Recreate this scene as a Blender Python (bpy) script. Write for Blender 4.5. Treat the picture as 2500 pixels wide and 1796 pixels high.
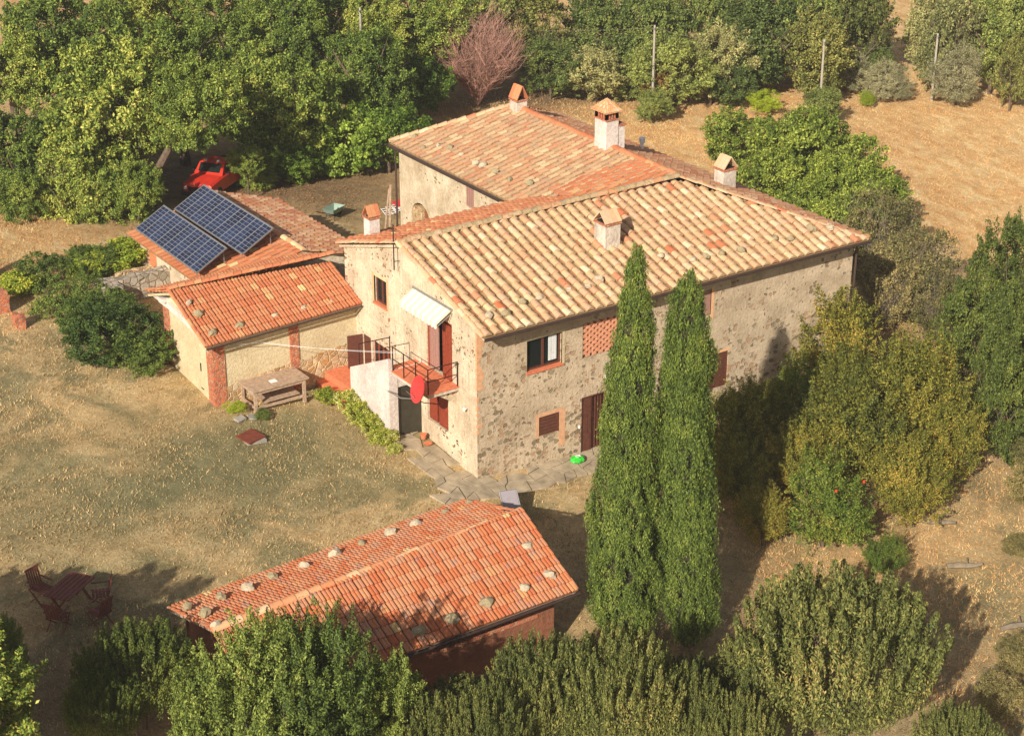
import bpy, math, random
import numpy as np
from mathutils import Vector, Matrix, noise

for _o in list(bpy.data.objects):
    bpy.data.objects.remove(_o)
SC = bpy.context.scene
COL = SC.collection
R = math.radians

# ------------------------------------------------------------------ camera, sky, sun, exposure
SUN_AZ, SUN_EL = 33.5, 28.5          # direction the light travels towards (from +X, ccw), elevation
cam_d = bpy.data.cameras.new("camera")
cam = bpy.data.objects.new("camera", cam_d)
COL.objects.link(cam)
SC.camera = cam
PITCH, AZ = math.atan(2096 / 4578.0), R(55.8)
fw = Vector((math.cos(AZ) * math.cos(PITCH), math.sin(AZ) * math.cos(PITCH), -math.sin(PITCH)))
rt = Vector((math.sin(AZ), -math.cos(AZ), 0))
up = rt.cross(fw)
cam.matrix_world = Matrix(((rt.x, up.x, -fw.x, -30.55), (rt.y, up.y, -fw.y, -47.02), (rt.z, up.z, -fw.z, 29.81), (0, 0, 0, 1)))
cam_d.sensor_width = 36
cam_d.lens = 36 * 4578 / 2500
cam_d.clip_start = 1
cam_d.clip_end = 3000

world = bpy.data.worlds.new("World")
SC.world = world
world.use_nodes = True
wn = world.node_tree
bg = wn.nodes["Background"]
sky = wn.nodes.new("ShaderNodeTexSky")
sky.sky_type = 'NISHITA'
sky.sun_disc = False
sky.sun_elevation = R(SUN_EL)
# sun stands opposite to the direction of travel
sx, sy = -math.cos(R(SUN_AZ)), -math.sin(R(SUN_AZ))
sky.sun_rotation = math.atan2(sx, sy)
sky.air_density = 1.0
sky.dust_density = 2.0
skymix = wn.nodes.new('ShaderNodeMix'); skymix.data_type = 'RGBA'
skymix.inputs[0].default_value = .38
skymix.inputs[7].default_value = (1.55, 1.35, 1.1, 1)      # warm tint added over the blue so shade turns neutral brown
wn.links.new(sky.outputs[0], skymix.inputs[6])
wn.links.new(skymix.outputs[2], bg.inputs[0])
bg.inputs[1].default_value = 0.092

sun_d = bpy.data.lights.new("sun", 'SUN')
sun_d.energy = 4.6
sun_d.angle = R(0.5)
sun_d.color = (1.0, 0.935, 0.84)
sun = bpy.data.objects.new("sun", sun_d)
COL.objects.link(sun)
ldir = Vector((math.cos(R(SUN_AZ)) * math.cos(R(SUN_EL)), math.sin(R(SUN_AZ)) * math.cos(R(SUN_EL)), -math.sin(R(SUN_EL))))
sun.rotation_euler = ldir.to_track_quat('-Z', 'Y').to_euler()
sun.location = (-40, -30, 40)

SC.view_settings.view_transform = 'Standard'
SC.view_settings.look = 'None'
SC.view_settings.exposure = 0.55
SC.view_settings.gamma = 1

# ------------------------------------------------------------------ helpers
def lin(r, g, b):
    f = lambda c: (c / 255 / 12.92) if c / 255 <= 0.04045 else ((c / 255 + 0.055) / 1.055) ** 2.4
    return (f(r), f(g), f(b), 1)

def G(x, y):
    """height of the sloping ground"""
    return -2 * math.tanh(.0325 * x) + 2.5 * math.tanh(.04 * y)

def tag(o, label=None, cat=None, group=None, kind=None):
    if label: o['label'] = label
    if cat: o['category'] = cat
    if group: o['group'] = group
    if kind: o['kind'] = kind
    return o

def empty(name, loc, label, cat, group=None, rz=0.0):
    o = bpy.data.objects.new(name, None)
    o.empty_display_size = .3
    COL.objects.link(o)
    o.location = loc
    o.rotation_euler = (0, 0, rz)
    return tag(o, label, cat, group)

def link_mesh(name, me, parent=None, local=False, label=None):
    o = bpy.data.objects.new(name, me)
    COL.objects.link(o)
    if parent is not None:
        o.parent = parent
        if not local:
            # geometry given in world coordinates
            root = parent
            m = Matrix.Identity(4)
            while root is not None:
                m = Matrix.LocRotScale(root.location, root.rotation_euler, root.scale) @ m
                root = root.parent
            o.matrix_parent_inverse = m.inverted()
    if label: o['label'] = label
    return o

class MB:
    """collects faces, builds one mesh"""
    def __init__(s):
        s.v = []; s.f = []; s.m = []
    def add(s, vs, fs, mi=0):
        n = len(s.v)
        s.v.extend([tuple(p) for p in vs])
        s.f.extend([tuple(i + n for i in f) for f in fs])
        s.m.extend([mi] * len(fs))
    def box(s, x0, x1, y0, y1, z0, z1, mi=0):
        if x0 > x1: x0, x1 = x1, x0
        if y0 > y1: y0, y1 = y1, y0
        if z0 > z1: z0, z1 = z1, z0
        s.add([(x0, y0, z0), (x1, y0, z0), (x1, y1, z0), (x0, y1, z0), (x0, y0, z1), (x1, y0, z1), (x1, y1, z1), (x0, y1, z1)],
              [(3, 2, 1, 0), (4, 5, 6, 7), (0, 1, 5, 4), (1, 2, 6, 5), (2, 3, 7, 6), (3, 0, 4, 7)], mi)
    def obox(s, c, X, Y, Z, mi=0):
        c = Vector(c); X = Vector(X); Y = Vector(Y); Z = Vector(Z)
        vs = [c + a * X + b * Y + d * Z for d in (-1, 1) for a, b in ((-1, -1), (1, -1), (1, 1), (-1, 1))]
        s.add(vs, [(3, 2, 1, 0), (4, 5, 6, 7), (0, 1, 5, 4), (1, 2, 6, 5), (2, 3, 7, 6), (3, 0, 4, 7)], mi)
    def tube(s, pts, rad, n=6, mi=0, cap=True):
        pts = [Vector(p) for p in pts]
        if not hasattr(rad, '__len__'): rad = [rad] * len(pts)
        vs = []
        for i, p in enumerate(pts):
            d = (pts[min(i + 1, len(pts) - 1)] - pts[max(i - 1, 0)]).normalized()
            a = d.orthogonal().normalized() if i == 0 else (a - d * a.dot(d)).normalized()
            b = d.cross(a)
            for k in range(n):
                t = 2 * math.pi * k / n
                vs.append(p + (a * math.cos(t) + b * math.sin(t)) * rad[i])
        fs = []
        for i in range(len(pts) - 1):
            for k in range(n):
                k2 = (k + 1) % n
                fs.append((i * n + k, i * n + k2, (i + 1) * n + k2, (i + 1) * n + k))
        if cap:
            fs.append(tuple(range(n - 1, -1, -1)))
            fs.append(tuple((len(pts) - 1) * n + k for k in range(n)))
        s.add(vs, fs, mi)
    def poly(s, pts, mi=0):
        s.add(pts, [tuple(range(len(pts)))], mi)
    def prism(s, pts, h, mi=0):
        """extrude polygon pts (3D list) by vector h"""
        n = len(pts); h = Vector(h)
        vs = [Vector(p) for p in pts] + [Vector(p) + h for p in pts]
        fs = [tuple(range(n - 1, -1, -1)), tuple(range(n, 2 * n))] + [(i, (i + 1) % n, n + (i + 1) % n, n + i) for i in range(n)]
        s.add(vs, fs, mi)
    def build(s, name, mats, parent=None, smooth=False, label=None, local=False):
        me = bpy.data.meshes.new(name)
        me.from_pydata(s.v, [], s.f)
        if not isinstance(mats, (list, tuple)): mats = [mats]
        for m in mats: me.materials.append(m)
        if len(mats) > 1: me.polygons.foreach_set('material_index', s.m)
        if smooth: me.polygons.foreach_set('use_smooth', [True] * len(s.f))
        me.update()
        return link_mesh(name, me, parent, local, label)

# ------------------------------------------------------------------ materials
def newmat(name):
    m = bpy.data.materials.new(name)
    m.use_nodes = True
    nt = m.node_tree
    b = nt.nodes['Principled BSDF']
    return m, nt, b

def N(nt, t, **kw):
    n = nt.nodes.new(t)
    for k, v in kw.items():
        if k.startswith('i_'):
            key = k[2:]
            n.inputs[int(key) if key.isdigit() else key.replace('_', ' ')].default_value = v
        else:
            setattr(n, k, v)
    return n

def ramp(nt, stops, interp='LINEAR'):
    n = nt.nodes.new('ShaderNodeValToRGB')
    cr = n.color_ramp
    cr.interpolation = interp
    while len(cr.elements) < len(stops): cr.elements.new(0.5)
    for e, (p, c) in zip(cr.elements, stops):
        e.position = p
        e.color = c if len(c) == 4 else (*c, 1)
    return n

def mixc(nt, fac, a, b, mode='MIX'):
    n = nt.nodes.new('ShaderNodeMix')
    n.data_type = 'RGBA'
    n.blend_type = mode
    L = nt.links.new
    for sock, v in ((n.inputs[0], fac), (n.inputs[6], a), (n.inputs[7], b)):
        if hasattr(v, 'is_linked') or hasattr(v, 'links'): L(v, sock)
        elif hasattr(v, '__len__'): sock.default_value = v if len(v) == 4 else (*v, 1)
        else: sock.default_value = v
    return n.outputs[2]

def coords(nt, kind='Object'):
    return nt.nodes.new('ShaderNodeTexCoord').outputs[kind]

def noise_n(nt, vec, scale, detail=4, rough=.55, dist=0.0):
    n = N(nt, 'ShaderNodeTexNoise')
    n.inputs['Scale'].default_value = scale
    n.inputs['Detail'].default_value = detail
    n.inputs['Roughness'].default_value = rough
    n.inputs['Distortion'].default_value = dist
    nt.links.new(vec, n.inputs['Vector'])
    return n.outputs['Fac']

def bump(nt, b, h, strength=.5, dist=.02):
    n = N(nt, 'ShaderNodeBump')
    n.inputs['Strength'].default_value = strength
    n.inputs['Distance'].default_value = dist
    nt.links.new(h, n.inputs['Height'])
    nt.links.new(n.outputs[0], b.inputs['Normal'])

def simple(name, col, rough=.7, metal=0, var=.12, scale=6, spec=.3):
    m, nt, b = newmat(name)
    v = coords(nt)
    f = noise_n(nt, v, scale, 5, .6)
    r = ramp(nt, [(.3, tuple(c * (1 - var * 2) for c in col[:3])), (.7, tuple(min(1, c * (1 + var)) for c in col[:3]))])
    nt.links.new(f, r.inputs[0])
    nt.links.new(r.outputs[0], b.inputs['Base Color'])
    b.inputs['Roughness'].default_value = rough
    b.inputs['Metallic'].default_value = metal
    b.inputs['Specular IOR Level'].default_value = spec
    bump(nt, b, f, .25, .01)
    return m

def plaster(name, base, dark, stone=.0, stonecols=None, streak=.3, sscale=4.2, lowz=None):
    """lime plaster with stains; stones show through where it has fallen"""
    m, nt, b = newmat(name)
    L = nt.links.new
    v = coords(nt)
    n1 = noise_n(nt, v, .9, 6, .65, .3)
    n2 = noise_n(nt, v, 9, 5, .7)
    r1 = ramp(nt, [(.30, dark), (.62, base)])
    L(n1, r1.inputs[0])
    col = r1.outputs[0]
    mp = N(nt, 'ShaderNodeMapping'); mp.inputs['Scale'].default_value = (6, 6, .8)
    L(v, mp.inputs[0])
    st = noise_n(nt, mp.outputs[0], 1.6, 4, .7)
    rs = ramp(nt, [(.55, (0, 0, 0)), (.72, (1, 1, 1))]); L(st, rs.inputs[0])
    mm = N(nt, 'ShaderNodeMath', operation='MULTIPLY'); mm.inputs[1].default_value = streak
    L(rs.outputs[0], mm.inputs[0])
    col = mixc(nt, mm.outputs[0], col, tuple(c * .62 for c in dark[:3]))
    rf = ramp(nt, [(.28, (.74, .73, .71)), (.72, (1.12, 1.12, 1.12))]); L(n2, rf.inputs[0])
    col = mixc(nt, 1.0, col, rf.outputs[0], 'MULTIPLY')
    h = n2
    if stone > 0:
        wn_ = N(nt, 'ShaderNodeTexNoise'); wn_.inputs['Scale'].default_value = 5; wn_.inputs['Detail'].default_value = 4
        L(v, wn_.inputs['Vector'])
        wv = N(nt, 'ShaderNodeVectorMath', operation='MULTIPLY_ADD')
        wv.inputs[1].default_value = (.25, .25, .25)
        L(wn_.outputs['Color'], wv.inputs[0]); L(v, wv.inputs[2])
        mp2 = N(nt, 'ShaderNodeMapping'); mp2.inputs['Scale'].default_value = (1, 1, 1.45); L(wv.outputs[0], mp2.inputs[0])
        vo = N(nt, 'ShaderNodeTexVoronoi', feature='F1'); vo.inputs['Scale'].default_value = sscale; vo.inputs['Randomness'].default_value = 1
        L(mp2.outputs[0], vo.inputs['Vector'])
        # random size for every stone
        sep = N(nt, 'ShaderNodeSeparateColor'); L(vo.outputs['Color'], sep.inputs[0])
        mask = noise_n(nt, v, .75, 4, .6)
        if lowz is not None:
            sx_ = N(nt, 'ShaderNodeSeparateXYZ'); L(v, sx_.inputs[0])
            mr = N(nt, 'ShaderNodeMapRange'); mr.inputs[1].default_value = lowz[0]; mr.inputs[2].default_value = lowz[1]
            mr.inputs[3].default_value = .20; mr.inputs[4].default_value = .02
            L(sx_.outputs[2], mr.inputs[0])
            ad = N(nt, 'ShaderNodeMath', operation='ADD'); L(mask, ad.inputs[0]); L(mr.outputs[0], ad.inputs[1]); mask = ad.outputs[0]
        a1 = N(nt, 'ShaderNodeMapRange'); a1.inputs[1].default_value = .42; a1.inputs[2].default_value = .62
        a1.inputs[3].default_value = -.12; a1.inputs[4].default_value = stone
        L(mask, a1.inputs[0])
        a2 = N(nt, 'ShaderNodeMath', operation='MULTIPLY'); L(sep.outputs[0], a2.inputs[0]); L(a1.outputs[0], a2.inputs[1])
        a3 = N(nt, 'ShaderNodeMath', operation='SUBTRACT'); L(a2.outputs[0], a3.inputs[0]); L(vo.outputs['Distance'], a3.inputs[1])
        a4 = N(nt, 'ShaderNodeMapRange'); a4.inputs[1].default_value = -.03; a4.inputs[2].default_value = .05; L(a3.outputs[0], a4.inputs[0])
        sc_ = stonecols or [lin(150, 120, 85), lin(120, 100, 70), lin(165, 110, 75), lin(135, 125, 95)]
        rc = ramp(nt, [(i / (len(sc_) - 1), c) for i, c in enumerate(sc_)], 'CONSTANT'); L(sep.outputs[1], rc.inputs[0])
        col = mixc(nt, a4.outputs[0], col, rc.outputs[0])
        hh = N(nt, 'ShaderNodeMath', operation='SUBTRACT'); L(n2, hh.inputs[0]); L(a4.outputs[0], hh.inputs[1]); h = hh.outputs[0]
    L(col, b.inputs['Base Color'])
    b.inputs['Roughness'].default_value = .95
    b.inputs['Specular IOR Level'].default_value = .15
    bump(nt, b, h, .8, .05)
    return m

def rubble(name, cols, mortar, scale=5):
    m, nt, b = newmat(name)
    L = nt.links.new
    v = coords(nt)
    vo = N(nt, 'ShaderNodeTexVoronoi', feature='F1'); vo.inputs['Scale'].default_value = scale; L(v, vo.inputs['Vector'])
    ve = N(nt, 'ShaderNodeTexVoronoi', feature='DISTANCE_TO_EDGE'); ve.inputs['Scale'].default_value = scale; L(v, ve.inputs['Vector'])
    sep = N(nt, 'ShaderNodeSeparateColor'); L(vo.outputs['Color'], sep.inputs[0])
    rc = ramp(nt, [(i / (len(cols) - 1), c) for i, c in enumerate(cols)]); L(sep.outputs[1], rc.inputs[0])
    e = N(nt, 'ShaderNodeMapRange'); e.inputs[1].default_value = .02; e.inputs[2].default_value = .1; L(ve.outputs[0], e.inputs[0])
    col = mixc(nt, e.outputs[0], mortar, rc.outputs[0])
    n2 = noise_n(nt, v, 14, 4, .7)
    rf = ramp(nt, [(.3, (.7, .7, .7)), (.7, (1.1, 1.1, 1.1))]); L(n2, rf.inputs[0])
    col = mixc(nt, 1, col, rf.outputs[0], 'MULTIPLY')
    L(col, b.inputs['Base Color'])
    b.inputs['Roughness'].default_value = .95
    bump(nt, b, e.outputs[0], .8, .05)
    return m

def tilemat(name, cols, lichen=(), lich_amt=.0, rough=.85, patch=None):
    """every tile is its own island: its clay colour comes from the island"""
    m, nt, b = newmat(name)
    L = nt.links.new
    g = N(nt, 'ShaderNodeNewGeometry')
    v = coords(nt)
    r = ramp(nt, cols, 'LINEAR'); L(g.outputs['Random Per Island'], r.inputs[0])
    col = r.outputs[0]
    if patch:
        pn = noise_n(nt, v, patch[0], 3, .5)
        rp = ramp(nt, [(patch[1], (0, 0, 0)), (patch[1] + .12, (1, 1, 1))]); L(pn, rp.inputs[0])
        r2 = ramp(nt, patch[2], 'LINEAR'); L(g.outputs['Random Per Island'], r2.inputs[0])
        col = mixc(nt, rp.outputs[0], col, r2.outputs[0])
    n1 = noise_n(nt, v, 22, 5, .7)
    rf = ramp(nt, [(.28, (.72, .70, .68)), (.72, (1.12, 1.12, 1.10))]); L(n1, rf.inputs[0])
    col = mixc(nt, 1, col, rf.outputs[0], 'MULTIPLY')
    for i, (c, th, scl) in enumerate(lichen):
        mp = N(nt, 'ShaderNodeMapping'); mp.inputs['Location'].default_value = (i * 13.1, i * 7.7, 0); L(v, mp.inputs[0])
        n2 = noise_n(nt, mp.outputs[0], scl, 6, .72)
        rr_ = ramp(nt, [(th, (0, 0, 0)), (th + .07, (1, 1, 1))]); L(n2, rr_.inputs[0])
        mm = N(nt, 'ShaderNodeMath', operation='MULTIPLY'); mm.inputs[1].default_value = lich_amt; L(rr_.outputs[0], mm.inputs[0])
        col = mixc(nt, mm.outputs[0], col, c)
    L(col, b.inputs['Base Color'])
    b.inputs['Roughness'].default_value = rough
    b.inputs['Specular IOR Level'].default_value = .25
    bump(nt, b, n1, .4, .01)
    return m

def leafmat(name, cols, trans=.14, objvar=.55, rough=.5, clump=1.3, second=None, boost=1.08):
    m, nt, b = newmat(name)
    L = nt.links.new
    g = N(nt, 'ShaderNodeNewGeometry')
    oi = N(nt, 'ShaderNodeObjectInfo')
    v = coords(nt)
    r = ramp(nt, [(p, (min(1, c[0] * (1.10 + .50 * p) * boost), min(1, c[1] * (.98 + .44 * p) * boost), c[2] * (.92 + .25 * p) * boost, 1)) for p, c in cols])  # raised bright end puts sunlit highlights into the leaf colour
    # island value shifted by clump noise: whole sprays share an age and tint
    nn = noise_n(nt, v, clump, 3, .6)
    a = N(nt, 'ShaderNodeMath', operation='MULTIPLY_ADD'); a.inputs[1].default_value = 1.1; a.inputs[2].default_value = -.55; L(nn, a.inputs[0])
    isl = N(nt, 'ShaderNodeMath', operation='MULTIPLY_ADD'); isl.inputs[1].default_value = .75; isl.inputs[2].default_value = .12; L(g.outputs['Random Per Island'], isl.inputs[0])
    a2 = N(nt, 'ShaderNodeMath', operation='ADD'); L(a.outputs[0], a2.inputs[0]); L(isl.outputs[0], a2.inputs[1])
    o2 = N(nt, 'ShaderNodeMath', operation='MULTIPLY_ADD'); o2.inputs[1].default_value = objvar; o2.inputs[2].default_value = -objvar / 2; L(oi.outputs['Random'], o2.inputs[0])
    a3 = N(nt, 'ShaderNodeMath', operation='ADD'); a3.use_clamp = True; L(a2.outputs[0], a3.inputs[0]); L(o2.outputs[0], a3.inputs[1])
    L(a3.outputs[0], r.inputs[0])
    col = r.outputs[0]
    if second:
        n3 = noise_n(nt, v, second[0], 2, .5)
        r3 = ramp(nt, [(second[1], (0, 0, 0)), (second[1] + .08, (1, 1, 1))]); L(n3, r3.inputs[0])
        col = mixc(nt, r3.outputs[0], col, second[2])
    L(col, b.inputs['Base Color'])
    b.inputs['Roughness'].default_value = .62
    b.inputs['Specular IOR Level'].default_value = .22
    t = N(nt, 'ShaderNodeBsdfTranslucent'); L(col, t.inputs[0])
    mx = N(nt, 'ShaderNodeMixShader'); mx.inputs[0].default_value = trans
    L(b.outputs[0], mx.inputs[1]); L(t.outputs[0], mx.inputs[2])
    L(mx.outputs[0], nt.nodes['Material Output'].inputs[0])
    return m

M = {}
M['front'] = plaster('front_plaster', lin(206, 184, 154), lin(168, 146, 118), stone=.70, streak=.45, sscale=4.4, lowz=(.2, 3.8),
                     stonecols=[lin(168, 146, 114), lin(132, 114, 88), lin(174, 142, 110), lin(148, 132, 104), lin(158, 142, 114)])
M['gable'] = plaster('gable_plaster', lin(222, 204, 174), lin(180, 158, 130), stone=.52, streak=.8, sscale=5.5)
M['wingwall'] = plaster('pale_plaster', lin(218, 200, 170), lin(176, 154, 122), stone=.34, streak=.5, sscale=4)
M['cream'] = plaster('cream_plaster', lin(214, 196, 158), lin(192, 172, 134), streak=.2)
M['white'] = plaster('white_limewash', lin(226, 214, 202), lin(196, 178, 168), streak=.3)
M['chimney'] = plaster('grey_limewash', lin(222, 208, 190), lin(165, 150, 132), streak=.5)
M['shedwall'] = plaster('ochre_plaster', lin(150, 98, 72), lin(118, 78, 58), stone=.12, streak=.3)
M['brick'] = rubble('old_brick', [lin(190, 92, 55), lin(215, 120, 75), lin(170, 85, 60), lin(205, 140, 100)], lin(200, 160, 125), 9)
M['rubble'] = rubble('rubble_stone', [lin(165, 130, 85), lin(205, 170, 125), lin(150, 120, 80), lin(190, 140, 85), lin(200, 180, 150)], lin(215, 185, 140), 4.5)
M['paving'] = simple('paving_stone', lin(160, 142, 118), .9, var=.22, scale=2.5)
M['mortar'] = simple('earth_joint', lin(196, 168, 122), .95)
M['tile_main'] = tilemat('sun_bleached_coppi', [(0, lin(193, 106, 70)), (.02, lin(198, 128, 92)), (.05, lin(202, 156, 118)), (.32, lin(208, 174, 133)), (.55, lin(197, 158, 122)), (.72, lin(216, 186, 144)), (.88, lin(202, 160, 127)), (1, lin(222, 197, 161))],
                         [(lin(168, 146, 112), .60, 9), (lin(200, 154, 84), .70, 6)], .6)
M['tile_under'] = tilemat('channel_tiles', [(0, lin(162, 110, 75)), (.5, lin(156, 125, 86)), (1, lin(173, 141, 98))], [(lin(140, 126, 96), .58, 8)], .6)
M['tile_wing'] = tilemat('lichen_coppi', [(0, lin(191, 133, 100)), (.3, lin(199, 157, 118)), (.6, lin(181, 147, 116)), (.85, lin(202, 167, 126)), (1, lin(211, 183, 144))],
                         [(lin(188, 142, 84), .62, 3.5), (lin(126, 114, 92), .58, 7)], .7)
M['tile_lichen'] = tilemat('orange_lichen_coppi', [(0, lin(180, 110, 80)), (.5, lin(190, 140, 105)), (1, lin(205, 165, 130))],
                           [(lin(200, 140, 72), .55, 3), (lin(120, 110, 90), .56, 8)], .8)
M['tile_red'] = tilemat('red_tiles', [(0, lin(186, 109, 73)), (.3, lin(199, 125, 84)), (.6, lin(194, 131, 92)), (.8, lin(186, 113, 76)), (.95, lin(201, 142, 99)), (.985, lin(207, 152, 104)), (1, lin(219, 193, 137))],
                        [(lin(204, 158, 84), .66, 7), (lin(196, 164, 138), .66, 11)], .55)
M['tile_shed'] = tilemat('orange_ribbed_tiles', [(0, lin(190, 105, 66)), (.25, lin(199, 121, 79)), (.5, lin(196, 131, 94)), (.7, lin(203, 140, 100)), (.82, lin(188, 136, 104)), (.92, lin(197, 117, 76)), (.985, lin(201, 125, 82)), (1, lin(215, 185, 129))],
                         [(lin(204, 148, 66), .68, 4), (lin(184, 158, 142), .64, 10), (lin(140, 124, 120), .57, 3.2)], .6)
M['ridge_pale'] = tilemat('pale_ridge_tiles', [(0, lin(216, 140, 96)), (.5, lin(222, 168, 122)), (1, lin(232, 194, 150))], [(lin(206, 160, 70), .66, 5)], .6)
M['tile_shade'] = simple('gap_shade_backing', lin(120, 84, 62), .95)  # dark backing sheet, paints shade into the gaps between ribbed tiles
M['terracotta'] = simple('terracotta_paving', lin(212, 122, 84), .8, var=.15, scale=8)
M['wood_dark'] = simple('brown_shutter_wood', lin(98, 58, 44), .6, var=.15, scale=12)
M['wood_red'] = simple('red_brown_wood', lin(140, 62, 40), .6, var=.15, scale=12)
M['wood_pink'] = simple('faded_shutter_wood', lin(158, 118, 104), .7, var=.1, scale=12)
M['wood_old'] = simple('weathered_wood', lin(178, 150, 124), .9, var=.2, scale=9)
M['iron'] = simple('dark_iron', lin(58, 44, 40), .5, .6, var=.1)
M['gutter'] = simple('brown_gutter', lin(92, 74, 66), .45, .5, var=.1, scale=3)
M['fascia'] = simple('dark_eaves_board', lin(88, 74, 62), .8, var=.15)
M['rust'] = simple('rusty_plate', lin(128, 66, 48), .8, .2, var=.15, scale=5)
M['galv'] = simple('galvanised_metal', lin(176, 174, 170), .4, .7, var=.08)
M['whitep'] = simple('white_paint', lin(238, 236, 230), .5, var=.03)
M['curtain'] = simple('white_curtain', lin(225, 225, 220), .9, var=.05)
M['dark'] = simple('dark_interior', lin(26, 22, 20), .9, var=.1)  # near-black fill standing in for unlit space behind openings
M['awning'] = None
M['stone'] = simple('roof_stone', lin(190, 174, 146), .95, var=.25, scale=9)
M['stone_gold'] = simple('lichen_stone', lin(162, 146, 112), .95, var=.3, scale=10)
M['greywall'] = rubble('grey_wall_stone', [lin(165, 150, 130), lin(190, 172, 150), lin(140, 128, 108)], lin(150, 134, 110), 3.5)
M['bark'] = simple('bark', lin(104, 86, 70), .95, var=.25, scale=14)
M['twig'] = simple('pink_twig', lin(164, 122, 104), .9, var=.2, scale=5)
M['greytwig'] = simple('grey_twig', lin(132, 118, 98), .9, var=.2, scale=5)
M['red_dish'] = simple('red_dish_paint', lin(200, 62, 58), .45, var=.08)
M['red_car'] = simple('red_car_paint', lin(206, 52, 34), .35, var=.1, scale=3, spec=.5)
M['black'] = simple('black_plastic', lin(34, 33, 33), .6, var=.05)
M['rubber'] = simple('tyre_rubber', lin(36, 35, 34), .85, var=.05)
M['pole'] = simple('grey_pole_concrete', lin(166, 156, 140), .9, var=.08)
M['green_plastic'] = simple('green_plastic', lin(60, 190, 60), .4, var=.1)
M['furniture'] = simple('red_garden_wood', lin(116, 64, 50), .7, var=.12, scale=8)
M['mesh_grey'] = simple('grey_lounger_mesh', lin(150, 140, 142), .7, var=.05)
M['mesh_dark'] = simple('dark_lounger_mesh', lin(78, 66, 54), .8, var=.08)
M['teal'] = simple('pale_green_metal', lin(140, 160, 142), .6, var=.1)
M['slab'] = simple('grey_slab', lin(160, 152, 140), .95, var=.12)
M['cell'] = None

m, nt, b = newmat('window_glass')
b.inputs['Base Color'].default_value = (.012, .016, .014, 1); b.inputs['Roughness'].default_value = .08  # near-black base carries the darkness of the room behind
M['glass'] = m
m, nt, b = newmat('solar_cells')
v = coords(nt); f = noise_n(nt, v, 1.2, 2)
r = ramp(nt, [(.3, lin(24, 28, 44)), (.7, lin(44, 56, 84))]); nt.links.new(f, r.inputs[0])
nt.links.new(r.outputs[0], b.inputs['Base Color']); b.inputs['Roughness'].default_value = .25
M['cell'] = m
m, nt, b = newmat('cell_gaps')
b.inputs['Base Color'].default_value = lin(140, 140, 150); b.inputs['Roughness'].default_value = .3
M['cellgap'] = m
m, nt, b = newmat('striped_awning')
v = coords(nt); wv = N(nt, 'ShaderNodeTexWave', wave_type='BANDS', bands_direction='Y'); wv.inputs['Scale'].default_value = .95
nt.links.new(v, wv.inputs['Vector'])
r = ramp(nt, [(.45, lin(232, 224, 204)), (.55, lin(218, 202, 172))]); nt.links.new(wv.outputs['Fac'], r.inputs[0])
nt.links.new(r.outputs[0], b.inputs['Base Color']); b.inputs['Roughness'].default_value = .9
M['awning'] = m

# foliage
M['oak'] = leafmat('oak_leaves', objvar=.45, cols=[(0, lin(56, 76, 36)), (.35, lin(84, 108, 46)), (.7, lin(116, 134, 58)), (1, lin(154, 156, 82))])
M['walnut'] = leafmat('walnut_leaves', [(0, lin(64, 88, 36)), (.5, lin(96, 126, 48)), (1, lin(146, 168, 76))], .35)
M['bush'] = leafmat('thicket_leaves', [(0, lin(60, 78, 42)), (.5, lin(90, 108, 54)), (1, lin(134, 142, 78))])
M['bush2'] = leafmat('grey_thicket_leaves', [(0, lin(76, 86, 54)), (.5, lin(110, 116, 72)), (1, lin(150, 150, 104))])
M['bush3'] = leafmat('ochre_thicket_leaves', [(0, lin(64, 76, 40)), (.5, lin(98, 106, 54)), (1, lin(140, 138, 80))])
M['silver'] = leafmat('olive_leaves', [(0, lin(92, 98, 72)), (.5, lin(126, 128, 98)), (1, lin(158, 158, 128))], .12, objvar=.3)
M['fig'] = leafmat('fig_leaves', [(0, lin(58, 76, 32)), (.5, lin(96, 116, 44)), (1, lin(150, 162, 76))], .2, objvar=.3)
M['grey'] = leafmat('dry_thicket_leaves', [(0, lin(72, 78, 46)), (.5, lin(104, 104, 64)), (1, lin(146, 134, 94))], .2)
M['darkleaf'] = leafmat('evergreen_leaves', [(0, lin(54, 70, 34)), (.6, lin(82, 98, 44)), (1, lin(116, 124, 58))], objvar=.15, boost=.95)
M['gold'] = leafmat('golden_leaves', [(0, lin(66, 80, 38)), (.4, lin(102, 110, 47)), (.75, lin(138, 132, 58)), (1, lin(174, 150, 80))], .3, objvar=.5)
M['pome'] = leafmat('pomegranate_leaves', [(0, lin(62, 88, 36)), (.5, lin(96, 118, 48)), (.85, lin(136, 140, 66)), (1, lin(168, 138, 76))], .3)
M['upright'] = leafmat('laurel_leaves', [(0, lin(62, 78, 42)), (.5, lin(94, 106, 56)), (.85, lin(128, 132, 76)), (1, lin(152, 140, 90))], boost=.82, objvar=.12)
M['broad'] = leafmat('broad_green_leaves', [(0, lin(56, 76, 38)), (.5, lin(88, 108, 50)), (1, lin(128, 140, 74))], .2)
M['hedge'] = leafmat('hedge_leaves', [(0, lin(48, 70, 32)), (.5, lin(74, 96, 42)), (1, lin(112, 126, 60))])
M['cypress'] = leafmat('cypress_foliage', [(0, lin(46, 64, 32)), (.4, lin(74, 94, 42)), (.8, lin(100, 118, 50)), (1, lin(124, 132, 68))], .08, objvar=.06, clump=1.6)
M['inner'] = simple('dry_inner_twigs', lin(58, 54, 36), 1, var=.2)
M['vine'] = leafmat('vine_leaves', [(0, lin(80, 110, 36)), (.6, lin(124, 146, 50)), (1, lin(176, 178, 80))], .4)
M['lime'] = leafmat('lime_leaves', [(0, lin(110, 138, 36)), (1, lin(170, 190, 60))], .4)
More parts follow.
